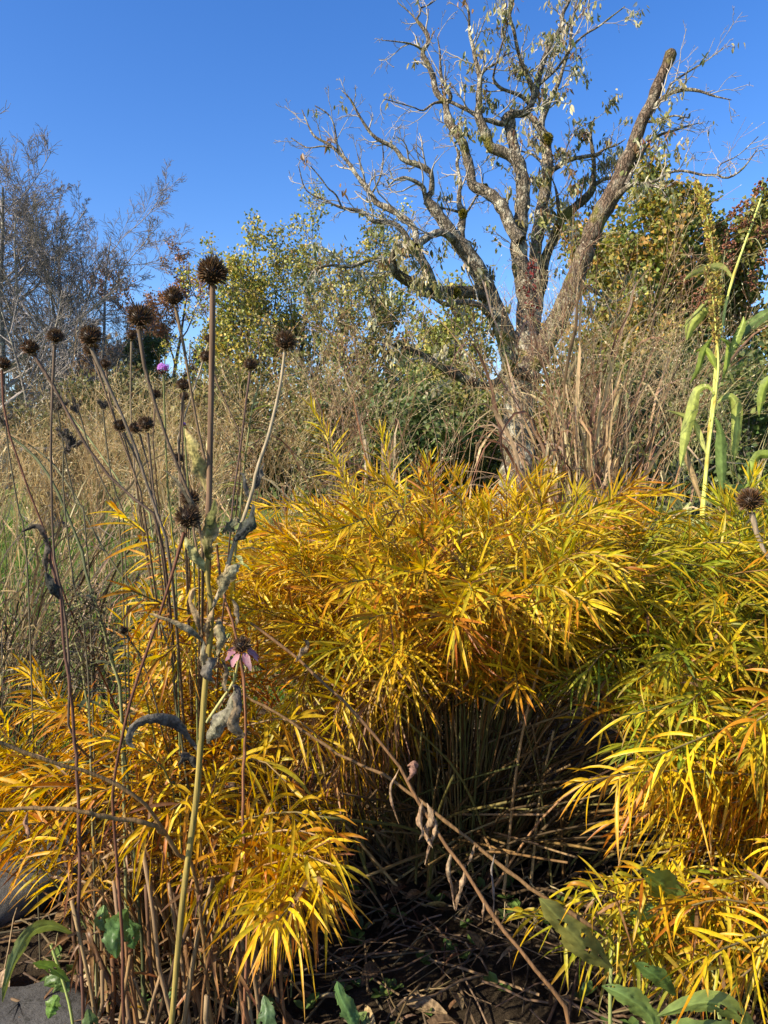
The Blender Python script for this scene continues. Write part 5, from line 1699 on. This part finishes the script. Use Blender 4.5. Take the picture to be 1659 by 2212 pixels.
bare_stem("dead_stalk", "dead stalk lying across the dark hollow of stems", 702,
          [[(530, 1502, 1.12), (600, 1542, 1.1), (720, 1617, 1.08), (800, 1658, 1.06), (840, 1678, 1.05), (930, 1738, 1.03), (995, 1793, 1.01), (1065, 1843, 1.0), (1130, 1898, .98), (1160, 1923, .97)]],
          (.15, .085, .034), 8, "stalk", foot=(f2[0], f2[1], f2[2]),
          leaves=[([(1068, 1845, 1.0), (1062, 1880, .99), (1068, 1930, .98), (1066, 1990, .98)], 9, (.2, .18, .16), BRN, .2, 3.0, 1.0),
                  ([(1025, 1825, 1.0), (1020, 1850, 1.0), (1010, 1870, .99)], 12, LBR, BRN, .2, 2.0, 1.0)])
bare_stem("forked_stem", "forked brown stem arching in from the lower left edge", 703,
          [[(-30, 1595, .86), (0, 1603, .87), (50, 1625, .88), (150, 1658, .9), (250, 1693, .92), (310, 1733, .93), (350, 1788, .95), (390, 1848, .97), (425, 1898, 1.0)],
           [(-30, 1755, .84), (0, 1752, .85), (100, 1749, .87), (175, 1753, .88), (250, 1765, .9), (320, 1775, .92), (348, 1785, .95)]],
          (.22, .13, .05), 10, "stem", foot=tuple(np.array([at(440, 1990, 1.05)[0], 1.08, BED])),
          leaves=[([(60, 1755, .88), (56, 1775, .88), (64, 1800, .87), (58, 1815, .87)], 16, (.36, .2, .12), BRN, .3, 1.2, 1.1)])
bare_stem("green_stem", "smooth dark green stem leaning across the lawn", 704,
          [[(24, 944, 1.25), (90, 1010, 1.22), (165, 1154, 1.2), (189, 1233, 1.18), (205, 1295, 1.16), (224, 1362, 1.15), (243, 1443, 1.14), (262, 1530, 1.13)]],
          (.075, .085, .035), 7, "stem", foot=(at(300, 1700, 1.13)[0], 1.13, BED), mat=M_STEM)
bare_stem("green_stem", "thin dark stem slanting from the bird bath down to the golden sprays", 705,
          [[(60, 960, 1.3), (110, 1000, 1.28), (165, 1080, 1.25), (225, 1190, 1.22), (283, 1268, 1.2), (340, 1350, 1.18), (380, 1420, 1.16)]],
          (.09, .085, .04), 5, "stem", foot=(at(470, 1700, 1.16)[0], 1.16, BED), mat=M_STEM)
bare_stem("green_stem", "pale green thin stem behind the crossing coneflower stalks", 706,
          [[(150, 895, 1.4), (200, 960, 1.38), (245, 1020, 1.36), (290, 1090, 1.34), (330, 1180, 1.32)]],
          (.2, .22, .09), 4, "stem", foot=(at(370, 1400, 1.32)[0], 1.32, BED), mat=M_STEM)
bare_stem("dead_stalk", "thin red brown stalk rising behind the withered coneflower leaves", 707,
          [[(470, 1180, 1.05), (482, 1270, 1.05), (500, 1340, 1.04), (515, 1420, 1.04), (522, 1500, 1.04), (520, 1600, 1.04), (516, 1720, 1.04)]],
          (.22, .10, .05), 7, "stalk", foot=(at(512, 1900, 1.06)[0], 1.06, BED))
bare_stem("dead_stalk", "dark red stalk with blackened leaves in front of the lawn", 708,
          [[(104, 1165, 1.0), (113, 1230, 1.0), (132, 1300, 1.0), (140, 1400, 1.0), (150, 1500, 1.0), (158, 1600, 1.02)]],
          (.13, .065, .045), 8, "stalk", foot=(at(165, 1800, 1.05)[0], 1.05, BED),
          leaves=[([(128, 1295, 1.0), (115, 1275, .99), (103, 1255, .99), (98, 1235, .99)], 30, (.035, .04, .035), (.07, .06, .05), .3, .6, .8),
                  ([(106, 1175, 1.0), (88, 1150, .99), (78, 1140, .99), (60, 1145, .99), (45, 1150, .99)], 20, (.05, .045, .04), (.14, .1, .07), .5, 1.5, 1.2),
                  ([(100, 1235, 1.0), (95, 1205, .99), (98, 1180, .99), (92, 1165, .99)], 24, (.12, .1, .08), (.05, .045, .04), .5, 2.0, 1.2)])


# ------------------------------------------------------------------ sorghum
def sorghum():
    y = 2.2
    b = at(1518, 1104, y)
    gz = bz(b[0], y)
    r = np.random.default_rng(801)
    t = thing("sorghum", "tall green sorghum with three stalks, strap leaves and brown seed sprays", "sorghum", (b[0], y, gz))
    GS = (.52, .56, .15)

    def st(pts, w0, w1):
        W = np.array([at(u, v, y + d) for u, v, d in pts])
        P = spline(W, 26)
        mb = MB()
        R = px(np.linspace(w0, w1, 26), y) * .5
        cc = np.array(GS)[None, None] * np.ones((1, 26, 3)) * r.uniform(.85, 1.1, (1, 26, 1))
        for k in (6, 11, 16, 21):
            R[k] *= 1.4
            cc[:, k] *= [.75, .55, .4]
            cc[:, k + 1:k + 3] *= [1.1, 1.05, 1.0]
        cc[:, -8:] *= [1, .95, .8]
        tubes(mb, P[None], R[None], 9, cc)
        mb.build("stalk", M_STEM, t)
        return P
    bx, bzv = b[0], gz
    low = (1512, 1230, 0)
    s1 = st([(1647, 391, 0), (1644, 429, 0), (1631, 465, 0), (1619, 499, 0), (1601, 548, 0), (1583, 602, 0), (1566, 665, 0), (1559, 719, 0), (1553, 730, 0), (1547, 798, 0), (1540, 866, 0), (1530, 965, 0), (1518, 1104, 0), low], 3.5, 9.5)
    s2 = st([(1503, 397, .02), (1520, 440, .02), (1532, 494, .03), (1541, 548, .04), (1545, 584, .05), (1550, 629, .05), (1554, 665, .05), (1552, 719, .04), (1545, 800, .03), (1538, 900, .02), (1523, 1050, .01), low], 3.5, 8.5)
    s3 = st([(1526, 580, -.03), (1534, 611, -.03), (1541, 647, -.03), (1547, 719, -.03), (1552, 790, -.03), (1543, 880, -.02), (1528, 1000, -.01), low], 3.5, 7.5)

    def compact(P, k0, k1, rad, cols, n=900):
        mb = MB()
        f = r.uniform(k0, k1, n)
        k = f.astype(int)
        p = P[k] * (1 - f + k)[:, None] + P[k + 1] * (f - k)[:, None]
        d = rdir(r, n)
        tap = np.interp((f - k0) / (k1 - k0), [0, .15, .7, 1], [.3, .7, 1, .6])
        pp = p + d * (rad * tap * r.uniform(.3, 1, n))[:, None]
        dd = nrm(d + [0, 0, .9])
        cards(mb, pp, dd, nrm(np.cross(dd, rdir(r, n))), np.full(n, .011), np.full(n, .0035), pal(r, n, cols, None, .2))
        mb.build("seed_head", M_SEED, t, 'stuff')
    YL = [(.58, .52, .10), (.48, .45, .09), (.56, .40, .13), (.3, .2, .08)]
    compact(s2, 0, 8, .0165, YL, 1300)
    compact(s3, 0, 6, .013, [(.4, .3, .08), (.34, .3, .08), (.3, .19, .08)], 500)

    def spray(u, v, du, dv, root):
        """one side branch of the open seed head: thread and hanging grains"""
        a, e = at(*root, y), at(u, v, y + r.normal(0, .05))
        mid = (a + e) * .5 + [0, 0, .03]
        P = spline([a, mid, e], 8)
        mb = MB()
        tubes(mb, P[None], np.full((1, 8), .0012), 3, (.3, .3, .14))
        n = 42
        w = r.uniform(0, 1, n)
        pp = e + np.stack([r.normal(0, px(du, y) * .4, n), r.normal(0, .015, n), r.uniform(-1, 1, n) * px(dv, y) * .5], -1)
        d = rdir(r, n)
        tubes(mb, np.stack([pp - d * .0035, pp, pp + d * .0035], 1), np.tile([.0012, .0035, .0008], (n, 1)), 4, pal(r, n, [(.22, .09, .05), (.3, .14, .08), (.15, .07, .04)], None, .2))
        mb.build("seed_spray", M_SEED, t)
    for a in ((1606, 442, 16, 12, (1632, 462)), (1588, 458, 20, 16, (1625, 485)), (1613, 481, 22, 18, (1627, 477)), (1640, 404, 10, 26, (1645, 425)), (1648, 505, 22, 22, (1632, 465)),
              (1656, 487, 14, 18, (1637, 452)), (1625, 608, 12, 40, (1603, 545)), (1572, 510, 14, 40, (1560, 600)), (1575, 540, 14, 30, (1556, 610)),               (1478, 605, 26, 20, (1546, 584)), (1515, 640, 16, 40, (1548, 600)), (1506, 655, 14, 36, (1548, 604)), (1532, 525, 14, 14, (1540, 540)), (1655, 560, 20, 40, (1612, 520)), (1576, 580, 16, 26, (1560, 610)), (1530, 640, 8, 30, (1548, 602))):
        spray(*a)
    G1, G2, G3 = (.22, .28, .05), (.33, .37, .09), (.40, .42, .14)
    lv = [
        ([(1584, 602), (1568, 585), (1550, 578), (1520, 584), (1494, 594), (1475, 607)], 20, G3, .5, .2, .35),
        ([(1539, 663), (1520, 674), (1507, 686), (1494, 702), (1484, 735)], 27, G2, .2, .3, .3),
        ([(1560, 640), (1530, 650), (1512, 668), (1490, 690), (1473, 712)], 9, G3, .3, .3, .3),
        ([(1580, 765), (1592, 730), (1604, 700), (1606, 683)], 18, G1, .2, .3, .4),
        ([(1575, 760), (1595, 724), (1628, 695), (1659, 676), (1690, 668), (1730, 680)], 26, (.12, .17, .05), .3, .3, .4),
        ([(1543, 852), (1530, 835), (1506, 844), (1496, 883), (1482, 934), (1474, 985), (1470, 1010)], 24, G2, .1, .3, .3),
        ([(1528, 985), (1513, 948), (1496, 910), (1472, 897), (1438, 886)], 15, G3, .4, .5, .3),
        ([(1547, 873), (1562, 860), (1580, 857), (1592, 885), (1592, 930), (1588, 965), (1586, 995)], 24, G2, .2, .4, .3),
        ([(1545, 900), (1556, 934), (1558, 985), (1560, 1046), (1558, 1070)], 24, (.13, .19, .05), .2, .2, .3),
        ([(1700, 985), (1659, 982), (1638, 984), (1624, 1010), (1616, 1050)], 20, G1, .2, .3, .4),
        ([(1535, 1075), (1560, 1050), (1587, 1052), (1615, 1046), (1640, 1030)], 15, G1, .6, .2, .3),
        ([(1548, 800), (1535, 770), (1520, 755), (1500, 760)], 15, G1, .3, .3, .4),
        ([(1520, 1100), (1500, 1040), (1483, 990), (1474, 950), (1470, 900)], 13, (.34, .24, .12), .3, .5, .5),
        ([(1555, 730), (1575, 745), (1570, 790), (1560, 820)], 14, G1, .3, .4, .4),
        ([(1549, 720), (1535, 735), (1520, 760), (1508, 800), (1490, 830)], 16, G1, .5, .4, .4),
        ([(1690, 800), (1659, 822), (1646, 855), (1640, 900)], 20, G1, .2, .3, .4),
    ]
    for i, (pts, w, c, roll, tw, cu) in enumerate(lv):
        P3 = [(u, v, y + .03 * math.sin(i * 2.1) + .02 * k / len(pts)) for k, (u, v) in enumerate(pts)]
        wleaf(t, P3, w, c, 8100 + i, roll, tw, cu, M_GREEN, "leaf", .03, 20, 6, np.asarray(c) * [.85, .85, .7], .04, .25, .0, 0, .5)


sorghum()


# ------------------------------------------------------------------ low green plants, stone, litter
def broad_leaf(t, pts, w, c, seed, roll=.2, tw=.3, cu=.35, K=30):
    wleaf(t, pts, w, c, seed, roll, tw, cu, M_GREEN, "leaf", .12, K, 14, np.asarray(c) * [1.25, 1.1, .9], .06, .6, .035, 5, .45)


b = at(1560, 2230, 1.0)
w1 = thing("broadleaf_plant", "plant with large chewed green leaves under the right sprays", "weed", (b[0], 1.05, BED))
for i, (pts, w, c) in enumerate((
        ([(1500, 1990, 1.08), (1470, 1950, 1.05), (1430, 1910, 1.03), (1385, 1875, 1.0)], 66, (.16, .24, .05)),
        ([(1320, 2090, 1.0), (1270, 2050, .98), (1215, 1990, .96), (1165, 1940, .95)], 72, (.2, .21, .06)),
        ([(1460, 2150, .95), (1420, 2110, .93), (1370, 2080, .92)], 40, (.12, .2, .05)),
        ([(1640, 2240, .9), (1580, 2180, .88), (1510, 2165, .87), (1420, 2195, .86)], 48, (.18, .24, .06)),
        ([(1420, 2240, .95), (1400, 2190, .94), (1350, 2150, .93), (1300, 2130, .93)], 50, (.16, .24, .07)),
        ([(1640, 2260, .9), (1560, 2230, .87), (1480, 2225, .86), (1380, 2250, .85)], 44, (.14, .2, .05)),
        ([(1440, 1950, 1.06), (1400, 1970, 1.05), (1360, 1975, 1.04)], 30, (.15, .24, .06)))):
    broad_leaf(w1, pts, w, c, 9000 + i)
mb = MB()
for pts in ([(1500, 1990, 1.08), (1530, 2060, 1.07), (1555, 2200, 1.05)], [(1320, 2090, 1.0), (1318, 2150, 1.0), (1318, 2230, 1.0)]):
    mb = MB()
    stalk(mb, pts, 9, (.26, .3, .1), 10, 6, 1)
    mb.build("leaf_stalk", M_STEM, w1)

b = at(130, 2150, 1.0)
w2 = thing("strap_leaf_plant", "green plant with a long folded strap leaf at bottom left", "weed", (b[0] + .05, 1.12, BED))
broad_leaf(w2, [(160, 2020, 1.05), (110, 2000, 1.02), (65, 2015, .98), (35, 2060, .95), (15, 2120, .93), (5, 2165, .93)], 30, (.15, .19, .06), 9101, .3, .4)
broad_leaf(w2, [(150, 2120, 1.05), (110, 2090, 1.03), (70, 2080, 1.0)], 22, (.12, .19, .05), 9102)
broad_leaf(w2, [(105, 2200, 1.0), (115, 2170, 1.0), (125, 2150, 1.0)], 36, (.1, .18, .04), 9103)
broad_leaf(w2, [(150, 2140, 1.05), (120, 2120, 1.05), (95, 2130, 1.05)], 40, (.09, .15, .04), 9104)
mb = MB()
stalk(mb, [(110, 2040, 1.05), (130, 2100, 1.05), (150, 2170, 1.05), (160, 2230, 1.05)], 7, (.28, .33, .1), 10, 6, 1)
mb.build("leaf_stalk", M_STEM, w2)
b = at(262, 2110, 1.05)
w3 = thing("nettle_leaf_plant", "ribbed dark green leaves among the brown cut stems", "weed", (b[0], 1.1, BED))
broad_leaf(w3, [(275, 1965, 1.02), (262, 1990, 1.0), (250, 2030, .98), (252, 2070, .97)], 62, (.09, .17, .045), 9201)
broad_leaf(w3, [(225, 1955, 1.06), (222, 1985, 1.05), (232, 2010, 1.05)], 34, (.12, .2, .06), 9202)
broad_leaf(w3, [(272, 1985, 1.03), (285, 2010, 1.02), (290, 2050, 1.02)], 40, (.07, .14, .04), 9203)
broad_leaf(w3, [(205, 2260, 1.0), (195, 2220, 1.0), (190, 2180, 1.0)], 40, (.08, .13, .05), 9204)
mb = MB()
stalk(mb, [(276, 1960, 1.05), (268, 2060, 1.08), (262, 2180, 1.1)], 6, (.2, .22, .08), 10, 6, 1)
mb.build("leaf_stalk", M_STEM, w3)
b = at(745, 2190, 1.0)
w4 = thing("dock_plant", "single pointed dark green leaf at the bottom edge", "weed", (b[0], .95, BED))
broad_leaf(w4, [(775, 2230, .93), (755, 2190, .92), (735, 2150, .92), (728, 2120, .92)], 40, (.09, .17, .06), 9301)
broad_leaf(w4, [(560, 2250, .93), (575, 2200, .93), (570, 2150, .95)], 46, (.07, .12, .05), 9302)
b = at(1500, 1120, 2.6)
w5 = thing("lettuce_weed", "pale yellow green leafy weed at the foot of the sorghum", "weed", (b[0], 2.45, bz(b[0], 2.45)))
for i, (du, dv, w) in enumerate(((-60, -20, 26), (-30, -35, 28), (10, -30, 24), (-45, 10, 28), (-10, 5, 30), (25, 0, 22), (-75, 5, 20), (-25, 30, 26))):
    broad_leaf(w5, [(1480, 1160, 2.45), (1480 + du * .6, 1130 + dv, 2.4), (1480 + du * 1.3, 1125 + dv * 1.3, 2.36)], w, (.42, .46, .2), 9400 + i, .3, .4, .6, 16)


def stone(label, seed, u, v, y, sx, sy, sz):
    r = np.random.default_rng(seed)
    c = at(u, v, y)
    n, m = 18, 9
    V = []
    ph = r.uniform(0, 6, 6)
    for i in range(m):
        a = math.pi * i / (m - 1)
        for j in range(n):
            th = 2 * math.pi * j / n
            k = 1 + .16 * math.sin(2 * th + ph[0]) + .1 * math.sin(5 * th + ph[1]) + .06 * math.sin(3 * a + ph[2] + th)
            ca = math.cos(a)
            flat = np.sign(ca) * abs(ca) ** .5
            V.append([math.cos(th) * abs(math.sin(a)) ** .55 * sx * k, math.sin(th) * abs(math.sin(a)) ** .55 * sy * k, flat * sz * (1 + .12 * math.sin(th * 2 + ph[3]))])
    V = np.array(V) + [c[0], y, BED + sz * .55]
    idx = np.arange(m * n).reshape(m, n)
    q = np.stack([idx[:-1], idx[1:], np.roll(idx, -1, 1)[1:], np.roll(idx, -1, 1)[:-1]], -1)
    mb = MB()
    mb.add(V, q)
    tag(mb.build("flat_stone", M_STONE, loc=(c[0], y, BED)), label, "stone")


stone("flat dark grey stone at the lower left edge of the bed", 951, 20, 1870, 1.52, .2, .15, .05)
stone("half buried grey stone in the bottom left corner", 952, 40, 2190, 1.12, .1, .07, .025)
stone("grey stone lying behind the pale seed head at right", 953, 1575, 1080, 3.4, .3, .2, .14)


def litter():
    r = np.random.default_rng(960)
    # straw and twigs
    n = 2600
    x = r.uniform(-1.1, 1.4, n)
    y = r.uniform(.75, 2.6, n)
    a = r.uniform(0, 2 * np.pi, n)
    L = r.uniform(.03, .22, n)
    K = 4
    s = np.linspace(-.5, .5, K)
    P = np.stack([x[:, None] + np.cos(a)[:, None] * L[:, None] * s, y[:, None] + np.sin(a)[:, None] * L[:, None] * s, 0 * x[:, None] + BED + r.uniform(.002, .03, (n, 1)) + r.normal(0, .006, (n, K))], -1)
    P[..., 2] += ground_z(P[..., 0], P[..., 1])
    mb = MB()
    tubes(mb, P, r.uniform(.0008, .0028, (n, 1)) * np.ones((1, K)), 4, pal(r, n, [(.13, .085, .045), (.2, .14, .075), (.08, .055, .035), (.3, .23, .14)], [3, 2, 3, .6]))
    o = mb.build("twig_litter", M_STEM, kind='stuff')
    tag(o, "dry twigs and straw lying on the dark soil", "litter")
    n = 1500
    x = r.uniform(-1.1, 1.4, n)
    y = r.uniform(.75, 2.8, n)
    p = np.stack([x, y, ground_z(x, y) + BED + r.uniform(.003, .02, n)], -1)
    d = nrm(np.stack([r.normal(size=n), r.normal(size=n), r.normal(0, .25, n)], -1))
    S = nrm(np.cross(d, UP + r.normal(0, .5, (n, 3))))
    K = 5
    s = np.linspace(0, 1, K)
    L = r.uniform(.025, .075, n)
    P = p[:, None] + d[:, None] * (L[:, None] * s)[..., None] + UP * (L[:, None] * r.uniform(-.1, .5, (n, 1)) * s * (1 - s))[..., None] * 2
    W = L[:, None] * r.uniform(.06, .26, (n, 1)) * np.array([.3, .9, 1, .7, .1])[None]
    mb = MB()
    ribbons(mb, P, np.repeat(S[:, None], K, 1), W, pal(r, n, [(.2, .12, .06), (.12, .075, .04), (.3, .21, .12), (.36, .26, .08)], [3, 3, 2, 1]), .4)
    o = mb.build("fallen_leaves", M_WITHER, kind='stuff')
    tag(o, "curled brown fallen leaves scattered over the soil", "litter")
    # small green seedlings
    n = 130
    x = r.uniform(-.6, .6, n)
    y = .8 + r.uniform(0, 1, n) * .7
    p = np.stack([x, y, ground_z(x, y) + BED + .01], -1)
    mb = MB()
    for k in range(5):
        a = r.uniform(0, 2 * np.pi, n)
        d = nrm(np.stack([np.cos(a), np.sin(a), r.uniform(.2, .9, n)], -1))
        L = r.uniform(.012, .032, n)
        s = np.linspace(0, 1, 4)
        P = p[:, None] + d[:, None] * (L[:, None] * s)[..., None]
        W = L[:, None] * .32 * np.array([.1, .9, 1, .15])[None]
        ribbons(mb, P, np.repeat(nrm(np.cross(d, UP))[:, None], 4, 1), W, pal(r, n, [(.07, .12, .03), (.1, .16, .04)], None, .2), .3)
    o = mb.build("ground_cover", M_GREEN, kind='stuff')
    tag(o, "tiny green seedlings on the shaded soil", "ground cover")
    # tangled dry thatch on the bank at right
    n = 2600
    x = r.uniform(.75, 2.4, n)
    y = r.uniform(1.9, 3.6, n)
    z = ground_z(x, y) + BED + np.abs(r.normal(0, .09, n))
    d = nrm(np.stack([r.normal(size=n), r.normal(size=n), r.normal(0, .5, n)], -1))
    L = r.uniform(.08, .3, n)
    K = 6
    s = np.linspace(-.5, .5, K)
    P = np.stack([x, y, z], -1)[:, None] + d[:, None] * (L[:, None] * s)[..., None] + rdir(r, n)[:, None] * (L[:, None] * .35 * (s ** 2 * 4))[..., None]
    T = nrm(np.gradient(P, axis=1))
    S = nrm(np.cross(T, rdir(r, n)[:, None] + 0 * T))
    mb = MB()
    ribbons(mb, P, S, r.uniform(.001, .004, (n, 1)) * np.array([.5, 1, 1, 1, .8, .2])[None], pal(r, n, [(.36, .27, .16), (.26, .18, .1), (.17, .12, .075), (.44, .36, .24)]), 0)
    o = mb.build("dry_thatch", M_BLADE, kind='stuff')
    tag(o, "tangled dry straw on the bank behind the shrub at right", "straw")


litter()
